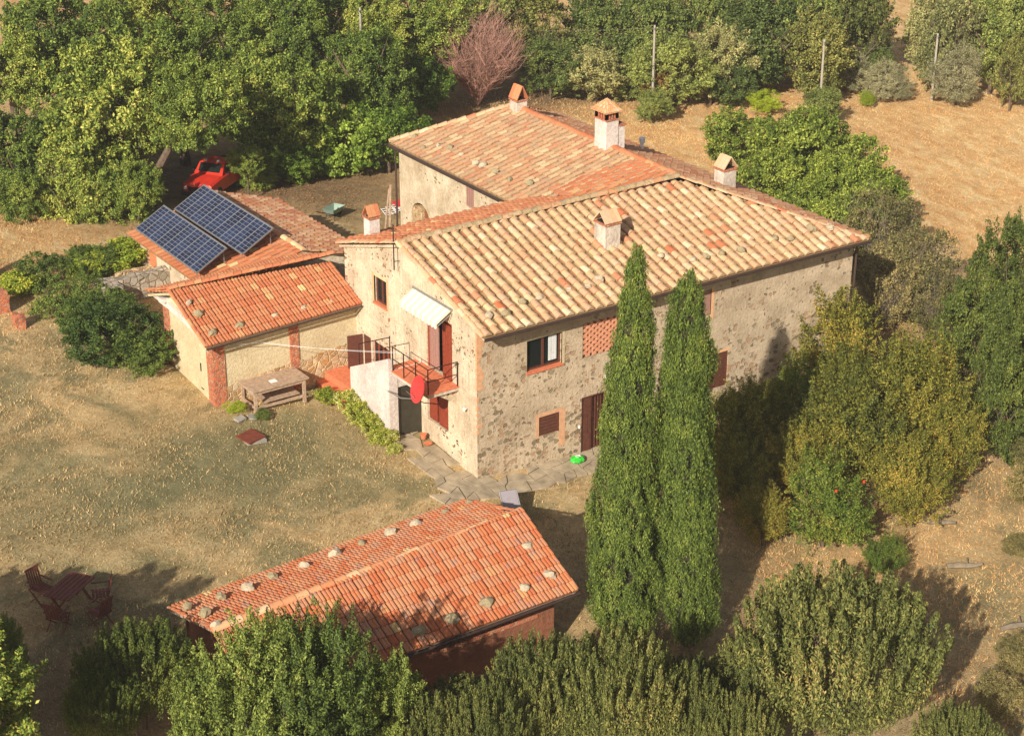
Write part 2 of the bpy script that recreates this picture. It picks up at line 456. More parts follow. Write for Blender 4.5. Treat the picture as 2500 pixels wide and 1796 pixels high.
M['flower'] = leafmat('rose_leaves', [(0, lin(70, 104, 32)), (.55, lin(120, 140, 44)), (.9, lin(190, 184, 96)), (1, lin(236, 224, 180))], .35)
M['straw'] = leafmat('straw_blades', boost=.9, cols=[(0, lin(190, 142, 90)), (.5, lin(218, 178, 122)), (1, lin(232, 202, 152))], trans=.2, objvar=0, clump=.5)
M['lawn'] = leafmat('lawn_blades', [(0, lin(110, 108, 70)), (.35, lin(158, 142, 102)), (.7, lin(188, 166, 124)), (1, lin(206, 186, 144))], .2, objvar=0, boost=.84, clump=.35)
M['orangeleaf'] = leafmat('rusty_leaves', [(0, lin(120, 92, 54)), (1, lin(160, 120, 74))], .2)
M['fruit'] = simple('red_fruit', lin(206, 70, 44), .4)

# ------------------------------------------------------------------ ground
def axis(lo, hi, a, b, fine, n_out):
    core = list(np.arange(a, b + 1e-6, fine))
    left = [a - (a - lo) * (i / n_out) ** 2 for i in range(n_out, 0, -1)]
    right = [b + (hi - b) * (i / n_out) ** 2 for i in range(1, n_out + 1)]
    return left + core + right

def blob(x, y, cx, cy, rx, ry, p=2):
    d = ((x - cx) / rx) ** 2 + ((y - cy) / ry) ** 2
    return math.exp(-d ** (p / 2))

def zones(x, y):
    """what grows where: green lawn, golden straw, leaf litter, bare earth"""
    w = .55 * noise.noise((x * .22, y * .22, 3.1)) + .3 * noise.noise((x * .7, y * .7, 1.1))
    green = .95 * blob(x, y, -6.5, 4, 5, 3.0) + .8 * blob(x, y, -12, 3.5, 4, 1.6) + .7 * blob(x, y, -4, 5.6, 3, 1.6) + .5 * blob(x, y, -13, 0, 5, 1.5) + .55 * blob(x, y, 12, -14, 6, 4)
    straw = 1 / (1 + math.exp(-(x + .5 * y - 24) * .25)) + .9 * blob(x, y, -6, 25, 6, 5) + .8 * blob(x, y, 8, -10, 5, 2)
    litter = .9 * blob(x, y, 6, 28, 10, 6, 3) + .8 * blob(x, y, -16, -5, 4, 3) + .9 * blob(x, y, 26, 34, 8, 4) + .8 * blob(x, y, 19, 4, 4, 9) + .8 * blob(x, y, 3, -13, 5, 4)
    c = lambda a: max(0, min(1, a))
    return c(green * 1.0 + w * .9), c(straw + .2 * w), c(litter + .3 * w)

xs = axis(-320, 520, -24, 62, .7, 14)
ys = axis(-300, 560, -26, 60, .7, 14)
gv, gz = [], []
for yy in ys:
    for xx in xs:
        near = max(abs(xx), abs(yy)) < 90
        gv.append((xx, yy, G(xx, yy) + (.05 * noise.noise((xx * .5, yy * .5, 0)) - .03 if near else 0)))
        gz.append((*zones(xx, yy), 1.0))
nx = len(xs)
gf = [(j * nx + i, j * nx + i + 1, (j + 1) * nx + i + 1, (j + 1) * nx + i) for j in range(len(ys) - 1) for i in range(nx - 1)]
me = bpy.data.meshes.new('ground')
me.from_pydata(gv, [], gf)
ca = me.color_attributes.new('zone', 'FLOAT_COLOR', 'POINT')
ca.data.foreach_set('color', np.array(gz, dtype=np.float32).ravel())
m, nt, b = newmat('dry_ground')
L = nt.links.new
v = coords(nt)
at = N(nt, 'ShaderNodeAttribute', attribute_name='zone')
sp = N(nt, 'ShaderNodeSeparateColor'); L(at.outputs['Color'], sp.inputs[0])
n1 = noise_n(nt, v, 1.1, 8, .72, .4)
n2 = noise_n(nt, v, 13, 5, .8)
mpf = N(nt, 'ShaderNodeMapping'); mpf.inputs['Scale'].default_value = (1.0, .45, 1); mpf.inputs['Rotation'].default_value = (0, 0, .25); L(v, mpf.inputs[0])
n3 = noise_n(nt, mpf.outputs[0], 1.5, 7, .75, .6)
n4 = noise_n(nt, v, .32, 5, .6, .8)
base = ramp(nt, [(.3, lin(184, 152, 108)), (.5, lin(210, 178, 130)), (.7, lin(224, 198, 152))]); L(n1, base.inputs[0])
grn = ramp(nt, [(.3, lin(112, 110, 78)), (.7, lin(150, 142, 104))]); L(n1, grn.inputs[0])
bb = ramp(nt, [(.48, (0, 0, 0)), (.60, (.8, .8, .8))]); L(n4, bb.inputs[0])
stw = ramp(nt, [(.30, lin(200, 146, 94)), (.5, lin(230, 188, 132)), (.66, lin(244, 218, 168))]); L(n3, stw.inputs[0])
lit = ramp(nt, [(.3, lin(100, 82, 64)), (.7, lin(146, 120, 92))]); L(n1, lit.inputs[0])
base_o = mixc(nt, bb.outputs[0], base.outputs[0], grn.outputs[0])
col = mixc(nt, sp.outputs[0], base_o, grn.outputs[0])
n6 = noise_n(nt, mpf.outputs[0], .35, 5, .65, 1.0)
op = ramp(nt, [(.46, (0, 0, 0)), (.64, (.45, .45, .45))]); L(n6, op.inputs[0])
stw_o = mixc(nt, op.outputs[0], stw.outputs[0], lin(206, 152, 102))
col = mixc(nt, sp.outputs[1], col, stw_o)
col = mixc(nt, sp.outputs[2], col, lit.outputs[0])
rf = ramp(nt, [(.32, (.58, .58, .56)), (.68, (1.18, 1.17, 1.15))]); L(n2, rf.inputs[0])
col = mixc(nt, 1, col, rf.outputs[0], 'MULTIPLY')
n5 = noise_n(nt, v, 3.6, 6, .75, .5)
rg = ramp(nt, [(.34, (.78, .80, .76)), (.64, (1.10, 1.08, 1.05))]); L(n5, rg.inputs[0])
col = mixc(nt, 1, col, rg.outputs[0], 'MULTIPLY')
L(col, b.inputs['Base Color'])
b.inputs['Roughness'].default_value = 1
b.inputs['Specular IOR Level'].default_value = .1
bump(nt, b, n2, .8, .06)
me.materials.append(m)
me.polygons.foreach_set('use_smooth', [True] * len(gf))
o = bpy.data.objects.new('ground', me); COL.objects.link(o)
tag(o, kind='structure')

# ------------------------------------------------------------------ roof tiles
def clip_range(poly, a):
    """range of b where the column a crosses the convex polygon"""
    bs = []
    n = len(poly)
    for i in range(n):
        (a0, b0), (a1, b1) = poly[i], poly[(i + 1) % n]
        if (a0 - a) * (a1 - a) <= 0 and a0 != a1:
            bs.append(b0 + (b1 - b0) * (a - a0) / (a1 - a0))
    if len(bs) < 2: return None
    return min(bs), max(bs)

def tiled(mb, P0, P1, P2, P3, style='coppi', pitch=.40, course=.36, seed=1, mi_cover=0, mi_under=1, jit=1.7):
    """P0 eave start, P1 eave end, P2 ridge above P1, P3 ridge above P0 (P3 may equal P2)"""
    rnd = random.Random(seed)
    P0, P1, P2, P3 = map(Vector, (P0, P1, P2, P3))
    A = (P1 - P0).normalized()
    nrm = A.cross(P3 - P0).normalized()
    if nrm.z < 0: nrm = -nrm
    B = nrm.cross(A)
    if B.dot(P3 - P0) < 0: B = -B
    loc = lambda p: ((p - P0).dot(A), (p - P0).dot(B))
    poly = [loc(P0), loc(P1), loc(P2)] + ([loc(P3)] if (P3 - P2).length > .01 else [])
    amin, amax = min(p[0] for p in poly), max(p[0] for p in poly)
    ncol = max(1, round((amax - amin) / pitch))
    pw = (amax - amin) / ncol
    W = lambda a, b, h: P0 + A * a + B * b + nrm * h
    flip = A.cross(B).dot(nrm) < 0
    def addf(vs, fs, mi):
        if flip: fs = [tuple(reversed(f)) for f in fs]
        mb.add(vs, fs, mi)
    # backing sheet
    pv = [W(a, b_, -.03) for a, b_ in poly]
    addf(pv, [tuple(range(len(pv)))], mi_under)
    for i in range(ncol):
        ac = amin + (i + .5) * pw
        rg = clip_range(poly, ac)
        if not rg or rg[1] - rg[0] < .08: continue
        b0, b1 = rg
        k0 = math.floor(b0 / course + 1e-4)
        bb = k0 * course
        if style != 'coppi': bb -= (i % 2) * 0
        wob = rnd.uniform(-.012, .012) * jit
        while bb < b1 - .05:
            s0, s1 = max(bb, b0 - .03), min(bb + course, b1)
            bb += course
            if s1 - s0 < .05: continue
            if style == 'coppi':
                # channel tile (concave), then the cover tile over the joint
                r = pw * .33
                dx = rnd.uniform(-.014, .014) * jit + wob; dh = rnd.uniform(0, .014) * jit; rot = rnd.uniform(-.02, .02) * jit
                n = 7
                vs = []
                over = .05
                for (bv, rr_, hh) in ((s0 - .0, r * 1.06, .040 + dh), (s1 + over, r * .9, .002 + dh)):
                    for k in range(n):
                        t = math.pi * k / (n - 1)
                        off = rot * (1 if bv > s0 else -1) * .5
                        vs.append(W(ac + dx + off + -math.cos(t) * rr_, bv, hh + math.sin(t) * rr_ * .78))
                fs = [(k + 1, k, n + k, n + k + 1) for k in range(n - 1)] + [tuple(range(0, n))]
                addf(vs, [tuple(reversed(f)) for f in fs], mi_cover)
                # channel
                ae = ac + pw / 2
                if ae < amax - .02:
                    rg2 = clip_range(poly, ae)
                    if rg2 and s0 < rg2[1] - .02:
                        e1 = min(s1, rg2[1])
                        vs = []
                        w_ = pw * .30
                        for (bv, hh) in ((s0, .022), (e1, .0)):
                            for t in (-1, -.5, 0, .5, 1):
                                vs.append(W(ae + t * w_, bv, hh + .045 * t * t - .012))
                        addf(vs, [(k, k + 1, 6 + k, 5 + k) for k in range(4)], mi_under)
            else:
                w = pw
                prof = [(0, .004), (.10, .004), (.16, .034), (.34, .036), (.42, .008), (.54, .008), (.60, .034), (.80, .036), (.86, .004), (.90, -.02), (.93, -.03)]
                dh = rnd.uniform(0, .007) * jit
                a_ = ac - w / 2 + rnd.uniform(-.003, .003)
                vs = []
                n = len(prof)
                off = rnd.uniform(-.006, .006)
                for (bv, hh) in ((s0 + off, .046 + dh), (s1 + .012, .004 + dh)):
                    for (t, h) in prof: vs.append(W(a_ + t * w, bv, h * 1.15 + hh))
                for (t, h) in prof: vs.append(W(a_ + t * w, s0, -.004))
                fs = [(k, k + 1, n + k + 1, n + k) for k in range(n - 1)] + [(2 * n + k, 2 * n + k + 1, k + 1, k) for k in range(n - 1)]
                addf(vs, fs, mi_cover)

def ridge_tiles(mb, p, q, r=.13, L=.4, seed=3, mi=0, lift=.02, flat=.75):
    rnd = random.Random(seed)
    p, q = Vector(p), Vector(q)
    d = q - p; n = max(1, round(d.length / L)); u = d.normalized()
    side = u.cross(Vector((0, 0, 1))).normalized(); upv = side.cross(u)
    for i in range(n):
        a, b_ = p + d * (i / n), p + d * ((i + 1.12) / n)
        dh = rnd.uniform(-.008, .012); dx = rnd.uniform(-.012, .012)
        vs = []; m_ = 8
        for (c, rr_, h) in ((a, r * .92, lift), (b_, r * 1.08, lift + .022)):
            for k in range(m_):
                t = math.pi * k / (m_ - 1)
                vs.append(c + side * (math.cos(t) * rr_ + dx) + upv * (math.sin(t) * rr_ * flat + h + dh - r * .15))
        fs = [(k, k + 1, m_ + k + 1, m_ + k) for k in range(m_ - 1)] + [tuple(range(m_ - 1, -1, -1)), tuple(range(m_, 2 * m_))]
        mb.add(vs, fs, mi)

# ------------------------------------------------------------------ walls with openings
class Frame:
    """wall plane: origin O, U along the wall, Z up, D outwards"""
    def __init__(s, O, U, D):
        s.O, s.U, s.D = Vector(O), Vector(U), Vector(D)
    def p(s, u, z, d=0):
        return s.O + s.U * u + s.D * d + Vector((0, 0, z))
    def box(s, mb, u0, u1, z0, z1, d0, d1, mi=0):
        c = s.p((u0 + u1) / 2, (z0 + z1) / 2, (d0 + d1) / 2)
        mb.obox(c, s.U * (abs(u1 - u0) / 2), s.D * (abs(d1 - d0) / 2), Vector((0, 0, abs(z1 - z0) / 2)), mi)

def clip_poly(pts, outline):
    """Sutherland-Hodgman against a convex ccw outline"""
    out = pts
    n = len(outline)
    for i in range(n):
        a, b_ = outline[i], outline[(i + 1) % n]
        ins = lambda p: (b_[0] - a[0]) * (p[1] - a[1]) - (b_[1] - a[1]) * (p[0] - a[0]) >= -1e-9
        res = []
        for j in range(len(out)):
            p, q = out[j], out[(j + 1) % len(out)]
            if ins(p): res.append(p)
            if ins(p) != ins(q):
                dx, dy = q[0] - p[0], q[1] - p[1]
                ex, ey = b_[0] - a[0], b_[1] - a[1]
                den = ex * dy - ey * dx
                t = (ex * (a[1] - p[1]) - ey * (a[0] - p[0])) / den if abs(den) > 1e-12 else 0
                res.append((p[0] + dx * t, p[1] + dy * t))
        out = res
        if len(out) < 3: return []
    return out

def wall(mb, fr, outline, openings=(), reveal=.22, mi=0):
    us = sorted({p[0] for p in outline} | {o[0] for o in openings} | {o[1] for o in openings})
    zs = sorted({p[1] for p in outline} | {o[2] for o in openings} | {o[3] for o in openings})
    for i in range(len(us) - 1):
        for j in range(len(zs) - 1):
            cu, cz = (us[i] + us[i + 1]) / 2, (zs[j] + zs[j + 1]) / 2
            if any(o[0] < cu < o[1] and o[2] < cz < o[3] for o in openings): continue
            pl = clip_poly([(us[i], zs[j]), (us[i + 1], zs[j]), (us[i + 1], zs[j + 1]), (us[i], zs[j + 1])], outline)
            if pl: mb.poly([fr.p(u, z) for u, z in pl], mi)
    for (u0, u1, z0, z1) in openings:
        for a, b_ in (((u0, z0), (u1, z0)), ((u1, z0), (u1, z1)), ((u1, z1), (u0, z1)), ((u0, z1), (u0, z0))):
            mb.poly([fr.p(*a), fr.p(*b_), fr.p(*b_, -reveal), fr.p(*a, -reveal)], mi)
        mb.poly([fr.p(u0, z0, -reveal - .25), fr.p(u1, z0, -reveal - .25), fr.p(u1, z1, -reveal - .25), fr.p(u0, z1, -reveal - .25)], 1)

FR = Frame((0, 0, 0), (1, 0, 0), (0, -1, 0))       # front wall of the farmhouse
GA = Frame((0, 0, 0), (0, 1, 0), (-1, 0, 0))       # its gable wall
WI = Frame((7.6, 0, 0), (0, 1, 0), (-1, 0, 0))     # side wall of the rear wing

house = empty('farmhouse', (0, 0, 0), 'large stone and plaster farmhouse with sun-bleached tiled roofs, in the middle of the picture', 'house')

FO = [(2.01, 3.46, 3.44, 4.60), (4.32, 6.0, 3.37, 4.66), (2.52, 3.36, .90, 1.63), (4.32, 5.42, -.30, 1.89), (9.0, 9.98, 3.66, 4.66), (9.9, 10.91, .65, 2.05)]
mb = MB()
wall(mb, FR, [(0, -1.8), (16.82, -1.8), (16.82, 5.44), (0, 5.64)], FO, .2)
mb.build('front_wall', [M['front'], M['dark']], house, label='front wall of plaster with patches of bare stone')
GO = [(5.75, 6.62, 4.25, 5.25), (1.5, 3.1, 3.06, 5.15), (5.6, 6.88, .9, 2.68), (1.8, 3.17, 1.02, 2.35), (6.98, 7.5, 1.3, 2.68)]
mb = MB()
gout = [(0, -1.2), (8.7, -1.2), (8.7, 5.74), (4.62, 7.03), (0, 5.64)]
wall(mb, GA, gout, GO, .2)
mb.build('gable_wall', [M['gable'], M['dark']], house, label='sunlit gable wall of pale streaked plaster')
mb = MB()
WO = [(11.79, 12.37, 4.6, 5.66), (15.15, 16.6, 1.2, 3.66)]
wall(mb, WI, [(8.7, -.5), (17.5, -.5), (17.5, 5.9), (8.7, 5.9)], WO, .25)
# arch spandrels
ua, ub, zt = 15.15, 16.6, 3.66
uc, rr0 = (ua + ub) / 2, (ub - ua) / 2
for s_ in (-1, 1):
    pts = [WI.p(uc + s_ * rr0, zt, .002)]
    arc = [WI.p(uc + s_ * rr0 * math.cos(t), zt - rr0 + rr0 * math.sin(t), .002) for t in [i * math.pi / 2 / 8 for i in range(9)]]
    for i in range(8): mb.poly([pts[0], arc[i], arc[i + 1]])
    for i in range(8): mb.poly([arc[i], arc[i + 1], arc[i + 1] + Vector((.25, 0, 0)), arc[i] + Vector((.25, 0, 0))])
mb.build('wing_wall', [M['wingwall'], M['dark']], house)
mb = MB()   # walls turned away from the camera
mb.poly([(16.82, 0, -2), (16.82, 19.4, -2), (16.82, 19.4, 4.9), (16.82, 0, 5.4)])
mb.poly([(0.0, 8.7, -1), (7.6, 8.7, -1), (7.6, 8.7, 5.7), (0.0, 8.7, 5.7)])
mb.poly([(7.6, 17.5, -1), (16.82, 19.4, -2), (16.82, 19.4, 4.9), (7.6, 17.5, 5.9)])
mb.build('back_wall', [M['front']], house)

# brick quoins on the near corner, window surrounds
rnd = random.Random(5)
QB = simple('faded_brick', lin(214, 160, 118), .95, var=.12)
for z_lo, z_hi, dz in ((3.3, 5.3, 1.0), (1.7, 3.0, 1.5)):
    z = z_lo
    while z < z_hi:
        w_ = rnd.choice((.12, .2, .28)) * (1 if z_lo > 3 else .7); h_ = rnd.uniform(.12, .22)
        mb = MB(); FR.box(mb, -.004, w_, z, z + h_ * .9, -.08, .006)
        mb.build('corner_brick', QB, house)
        z += h_ * dz

def window(fr, u0, u1, z0, z1, d=-.08, mull=1, style='glass', wood='wood_dark', name='window', surround=None, sill=None, sash_rail=0, label=None):
    w = MB()
    t = .07
    fr.box(w, u0, u0 + t, z0, z1, d - .06, d)
    fr.box(w, u1 - t, u1, z0, z1, d - .06, d)
    fr.box(w, u0 + t, u1 - t, z1 - t, z1, d - .06, d)
    fr.box(w, u0 + t, u1 - t, z0, z0 + t, d - .06, d)
    for i in range(mull):
        c = u0 + (u1 - u0) * (i + 1) / (mull + 1)
        fr.box(w, c - .045, c + .045, z0 + t, z1 - t, d - .055, d + .008)
    o = w.build(name, M[wood], house, label=label)
    g = MB()
    fr.box(g, u0 + t, u1 - t, z0 + t, z1 - t, d - .05, d - .03)
    g.build('pane', M['glass'], o)
    if sill:
        s_ = MB(); fr.box(s_, u0 - .04, u1 + .04, z0 - .07, z0 + .004, -.12, .05)
        s_.build('sill', M[sill], o)
    if surround:
        s_ = MB(); a = .12
        fr.box(s_, u0 - a, u0, z0 - a, z1 + a, -.05, .006)
        fr.box(s_, u1, u1 + a, z0 - a, z1 + a, -.05, .006)
        fr.box(s_, u0, u1, z1, z1 + a, -.05, .006)
        fr.box(s_, u0, u1, z0 - a, z0, -.05, .007)
        s_.build('surround', M[surround], o)
    return o

def shutter(mb, fr, u0, u1, z0, z1, d0, d1, slats=7, vertical=False):
    t = .05
    fr.box(mb, u0, u0 + t, z0, z1, d0, d1); fr.box(mb, u1 - t, u1, z0, z1, d0, d1)
    fr.box(mb, u0 + t, u1 - t, z1 - t, z1, d0, d1); fr.box(mb, u0 + t, u1 - t, z0, z0 + t, d0, d1)
    dm = (d0 + d1) / 2
    fr.box(mb, u0 + t, u1 - t, z0 + t, z1 - t, d0, dm)
    for i in range(slats):
        if vertical:
            a = u0 + t + (u1 - u0 - 2 * t) * i / slats
            fr.box(mb, a + .008, a + (u1 - u0 - 2 * t) / slats - .008, z0 + t, z1 - t, dm, d1 - .008)
        else:
            a = z0 + t + (z1 - z0 - 2 * t) * i / slats
            fr.box(mb, u0 + t, u1 - t, a + .008, a + (z1 - z0 - 2 * t) / slats - .012, dm, d1 - .008)

# front upper window with curtain
w1 = window(FR, 2.01, 3.46, 3.44, 4.60, -.12, 1, sill='terracotta', label='two-light window with a white curtain under the eaves')
mb = MB()
for i in range(7):
    u = 2.98 + i * .05
    FR.box(mb, u, u + .03, 3.6, 4.5, -.145, -.135 + .006 * (i % 2))
mb.build('curtain', M['curtain'], w1)
mb = MB(); FR.box(mb, 3.46, 3.56, 3.4, 4.68, -.05, .012); FR.box(mb, 1.93, 3.56, 4.60, 4.68, -.05, .010)
mb.build('reveal_trim', M['cream'], w1)
# pierced brick screen (gelosia)
mb = MB()
u0, u1, z0, z1 = 4.36, 6.0, 3.40, 4.64
nr = 12
rh = (z1 - z0) / nr
for i in range(nr):
    off = (i % 2) * .14
    u = u0 - .14 + off
    while u < u1:
        a, b_ = max(u, u0), min(u + .15, u1)
        if b_ - a > .03: FR.box(mb, a, b_, z0 + i * rh + .004, z0 + (i + 1) * rh - .004, -.16, -.02)
        u += .28
    if i: FR.box(mb, u0, u1, z0 + i * rh - .012, z0 + i * rh + .012, -.155, -.026)
mb.build('pierced_brick_screen', simple('screen_brick', lin(212, 148, 112), .9, var=.15, scale=14), house)
mb = MB(); FR.box(mb, 4.26, 4.36, 3.36, 4.66, -.2, -.03); mb.build('jamb_shadow_strip', M['wood_dark'], house)  # dark strip standing in for the jamb's shadow on the screen
# small slatted window
w2 = MB(); shutter(w2, FR, 2.52, 3.36, .90, 1.63, -.09, -.03, 5)
w2 = w2.build('small_window', M['wood_dark'], house, label='small window closed by a brown slatted shutter')
mb = MB(); a = .13
FR.box(mb, 2.52 - a, 2.52, .85, 1.63 + a, -.05, .006); FR.box(mb, 3.36, 3.36 + a + .12, .3, 1.63 + a, -.05, .006); FR.box(mb, 2.52, 3.36, 1.63, 1.63 + a, -.05, .007)
mb.build('surround', simple('faded_brick_trim', lin(208, 158, 118), .95, var=.12), w2)
# front door: left leaf half shut, dark behind
d = MB()
FR.box(d, 4.32, 4.40, -.30, 1.89, -.14, -.04); FR.box(d, 5.34, 5.42, -.30, 1.89, -.14, -.04); FR.box(d, 4.4, 5.34, 1.81, 1.89, -.14, -.04)
d = d.build('front_door', M['wood_dark'], house, label='dark brown panelled front door behind the left cypress')
mb = MB()
FR.box(mb, 4.40, 4.80, -.28, 1.81, -.11, -.07)
for a, b_ in ((-.18, .45), (.55, 1.05), (1.15, 1.7)):
    FR.box(mb, 4.46, 4.74, a, b_, -.07, -.055)
FR.box(mb, 4.56, 4.60, .5, 1.1, -.056, -.04)
mb.build('door_leaf', M['wood_dark'], d)
mb = MB()
for i in range(4): FR.box(mb, 4.86 + i * .12, 4.92 + i * .12, -.28, 1.81, -.17, -.14)
mb.build('inner_leaf', M['wood_dark'], d)
mb = MB(); FR.box(mb, 4.20, 4.25, .75, .87, 0, .04); mb.build('bell_box', M['whitep'], d)
# windows behind the cypresses
w = MB(); shutter(w, FR, 9.0, 9.98, 3.68, 4.64, -.1, -.04, 5, True); w = w.build('upper_window', M['wood_pink'], house, label='window with faded closed shutters right under the eaves')
mb = MB(); FR.box(mb, 9.98, 10.1, 3.5, 4.7, -.05, .01); mb.build('surround', M['ridge_pale'], w)
w = MB(); shutter(w, FR, 9.9, 10.91, .67, 2.03, -.1, -.04, 2, False); w = w.build('lower_window', M['wood_dark'], house, label='closed brown board shutter to the right of the cypresses')
mb = MB(); FR.box(mb, 9.8, 11.0, 2.05, 2.15, -.05, .01); mb.build('lintel', M['ridge_pale'], w)
# gable wall openings
window(GA, 5.75, 6.62, 4.25, 5.25, -.1, 1, surround='ridge_pale', sill='terracotta', label='narrow upper window in the gable wall')
window(GA, 5.6, 6.88, .9, 2.68, -.1, 3, wood='wood_red', name='glazed_door', label='glazed door partly behind the stairs')
fd = MB()
GA.box(fd, 1.5, 1.58, 3.06, 5.15, -.14, -.04); GA.box(fd, 3.02, 3.1, 3.06, 5.15, -.14, -.04); GA.box(fd, 1.58, 3.02, 5.07, 5.15, -.14, -.04)
fd = fd.build('balcony_door', M['wood_red'], house, label='tall red-brown shuttered door onto the balcony')
mb = MB(); shutter(mb, GA, 2.45, 3.02, 3.08, 5.07, -.1, -.06, 3, True); mb.build('shutter', M['wood_pink'], fd, label='faded pink-brown shutter leaf')
mb = MB(); shutter(mb, GA, 1.5, 2.02, 3.08, 5.07, .0, .05, 3, True); mb.build('shutter', M['wood_red'], fd, label='open red-brown shutter leaf')
gw = MB(); shutter(gw, GA, 1.86, 2.46, 1.06, 2.32, -.09, -.04, 2); shutter(gw, GA, 2.62, 3.12, 1.06, 2.32, -.12, -.07, 2)
gw = gw.build('shuttered_window', M['wood_red'], house, label='ground floor window with red-brown shutters under the balcony')
# open shutters beside the stairs
w = MB(); shutter(w, GA, 6.98, 7.5, 1.32, 2.66, -.06, -.02, 2)
w = w.build('shutter_pair', M['wood_dark'], house, label='brown shutters beside the stair head')
mb = MB()
mb.obox((-.30, 7.62, 1.98), (.28, -.06, 0), (.005, .02, 0), (0, 0, .66)); mb.build('shutter', M['wood_dark'], w)
# wing openings
w = MB(); shutter(w, WI, 11.79, 12.37, 4.62, 5.64, -.09, -.03, 3, True); w = w.build('wing_window', M['wood_pink'], house, label='small window with closed shutters in the rear wing')
w = MB(); WI.box(w, 15.17, 15.85, 1.2, 3.62, -.24, -.2); w = w.build('arched_door', simple('orange_brown_door', lin(128, 80, 48), .7), house, label='arched doorway of the rear wing')
mb = MB(); WI.box(mb, 15.87, 16.58, 1.2, 3.45, -.24, -.05); mb.build('stone_infill', M['rubble'], w)

# ------------------------------------------------------------------ farmhouse roof
roof = empty('roof', (0, 0, 0), None, None); roof.parent = house
EZ = 5.22                                    # eave height
Rl, J, H = (-.18, 4.62, 7.10), (12.05, 4.62, 7.16), (16.95, -.70, 5.27)
mb = MB()
tiled(mb, (-.18, -.70, 5.50), H, J, Rl, 'coppi', .405, .36, 11)
mb.build('front_slope', [M['tile_main'], M['tile_under']], roof, label='big front roof slope of cream and pink curved tiles')
mb = MB()
tiled(mb, (7.9, 8.95, 5.74), (-.18, 8.95, 5.74), Rl, (8.0, 4.62, 7.11), 'coppi', .405, .36, 12)
mb.build('rear_slope', [M['tile_red'], M['tile_under']], roof)
mb = MB()
W1, W2, WR = (7.25, 8.3, 5.86), (7.25, 17.7, 5.86), (12.05, 15.6, 7.16)
tiled(mb, W1, W2, WR, (12.05, 4.75, 7.16), 'coppi', .33, .34, 13)
# the triangle between the valley and the ridge
mb.build('wing_slope', [M['tile_wing'], M['tile_under']], roof, label='lichened left slope of the rear wing')
mb = MB()
tiled(mb, (8.6, 8.2, 6.25), (8.61, 4.9, 6.25), (12.05, 4.72, 7.19), (12.05, 7.0, 7.19), 'coppi', .33, .36, 14)
mb.build('patched_slope', [M['tile_red'], M['tile_under']], roof, label='patch of newer orange tiles near the roof junction')
mb = MB()
tiled(mb, H, (17.15, 19.6, 4.9), WR, J, 'coppi', .405, .36, 15)
mb.build('far_slope', [M['tile_lichen'], M['tile_under']], roof)
mb = MB()
tiled(mb, (17.15, 19.6, 4.9), W2, WR, WR, 'coppi', .405, .36, 16)
mb.build('end_hip', [M['tile_lichen'], M['tile_under']], roof)
mb = MB()
ridge_tiles(mb, (-.2, 4.62, 7.11), (12.0, 4.62, 7.17), .15, .42, 1)
mb.build('main_ridge', [tilemat('stone_ridge', [(0, lin(176, 150, 112)), (.5, lin(190, 162, 124)), (.8, lin(206, 140, 96)), (1, lin(200, 176, 140))], [(lin(130, 120, 90), .5, 6)], .7)], roof)
mb = MB()
ridge_tiles(mb, (12.05, 4.7, 7.19), (12.05, 15.6, 7.19), .15, .42, 2)
mb.build('wing_ridge', M['tile_red'], roof)
mb = MB()
ridge_tiles(mb, (16.9, -.66, 5.33), (12.05, 4.62, 7.2), .13, .4, 4, lift=-.02, flat=.45)
mb.build('hip_tiles', M['tile_main'], roof)
mb = MB()
ridge_tiles(mb, (7.25, 17.7, 5.92), (12.05, 15.6, 7.2), .14, .42, 5)
mb.build('hip_tiles', M['tile_main'], roof)
mb = MB()   # verge on the gable: tile ends and mortar
ridge_tiles(mb, (-.16, -.68, 5.55), (-.16, 4.6, 7.13), .10, .36, 7, lift=-.01)
mb.build('verge_tiles', M['tile_main'], roof)
mb = MB()
ridge_tiles(mb, (-.16, 8.9, 5.8), (-.16, 4.66, 7.13), .10, .36, 8, lift=-.01)
mb.build('verge_tiles', M['tile_main'], roof)
mb = MB()
mb.prism([(-.1, -.62, 5.46), (-.1, 4.62, 7.03), (-.1, 8.9, 5.68), (-.1, 8.9, 5.6), (-.1, 4.62, 6.93), (-.1, -.62, 5.36)], (.1, 0, 0))
mb.build('verge_board', M['gable'], roof)
mb = MB()   # eaves soffit
mb.add([(-.1, -.62, 5.42), (17.0, -.62, 5.22), (17.0, .05, 5.42), (-.1, .05, 5.62)], [(3, 2, 1, 0)])
mb.add([(-.1, -.62, 5.30), (17.0, -.62, 5.10), (17.0, -.62, 5.22), (-.1, -.62, 5.42)], [(0, 1, 2, 3)])
mb.build('eaves_board', M['fascia'], roof)
mb = MB()
mb.add([(7.33, 8.7, 5.72), (7.33, 17.6, 5.72), (7.62, 17.6, 5.9), (7.62, 8.7, 5.9)], [(3, 2, 1, 0)])
mb.build('eaves_board', M['fascia'], roof)
mb = MB()   # half-round gutter
def gutter(mb, p, q, r=.075):
    p, q = Vector(p), Vector(q); u = (q - p).normalized(); s_ = u.cross(Vector((0, 0, 1))).normalized()
    vs = []; n = 9
    for c in (p, q):
        for k in range(n):
            t = math.pi + math.pi * k / (n - 1)
            vs.append(c + s_ * math.cos(t) * r + Vector((0, 0, 1)) * math.sin(t) * r)
        for k in range(n - 1, -1, -1):
            t = math.pi + math.pi * k / (n - 1)
            vs.append(c + s_ * math.cos(t) * (r - .012) + Vector((0, 0, 1)) * math.sin(t) * (r - .012))
    m_ = 2 * n
    mb.add(vs, [(k, (k + 1) % m_, m_ + (k + 1) % m_, m_ + k) for k in range(m_)] + [tuple(range(m_ - 1, -1, -1)), tuple(range(m_, 2 * m_))])
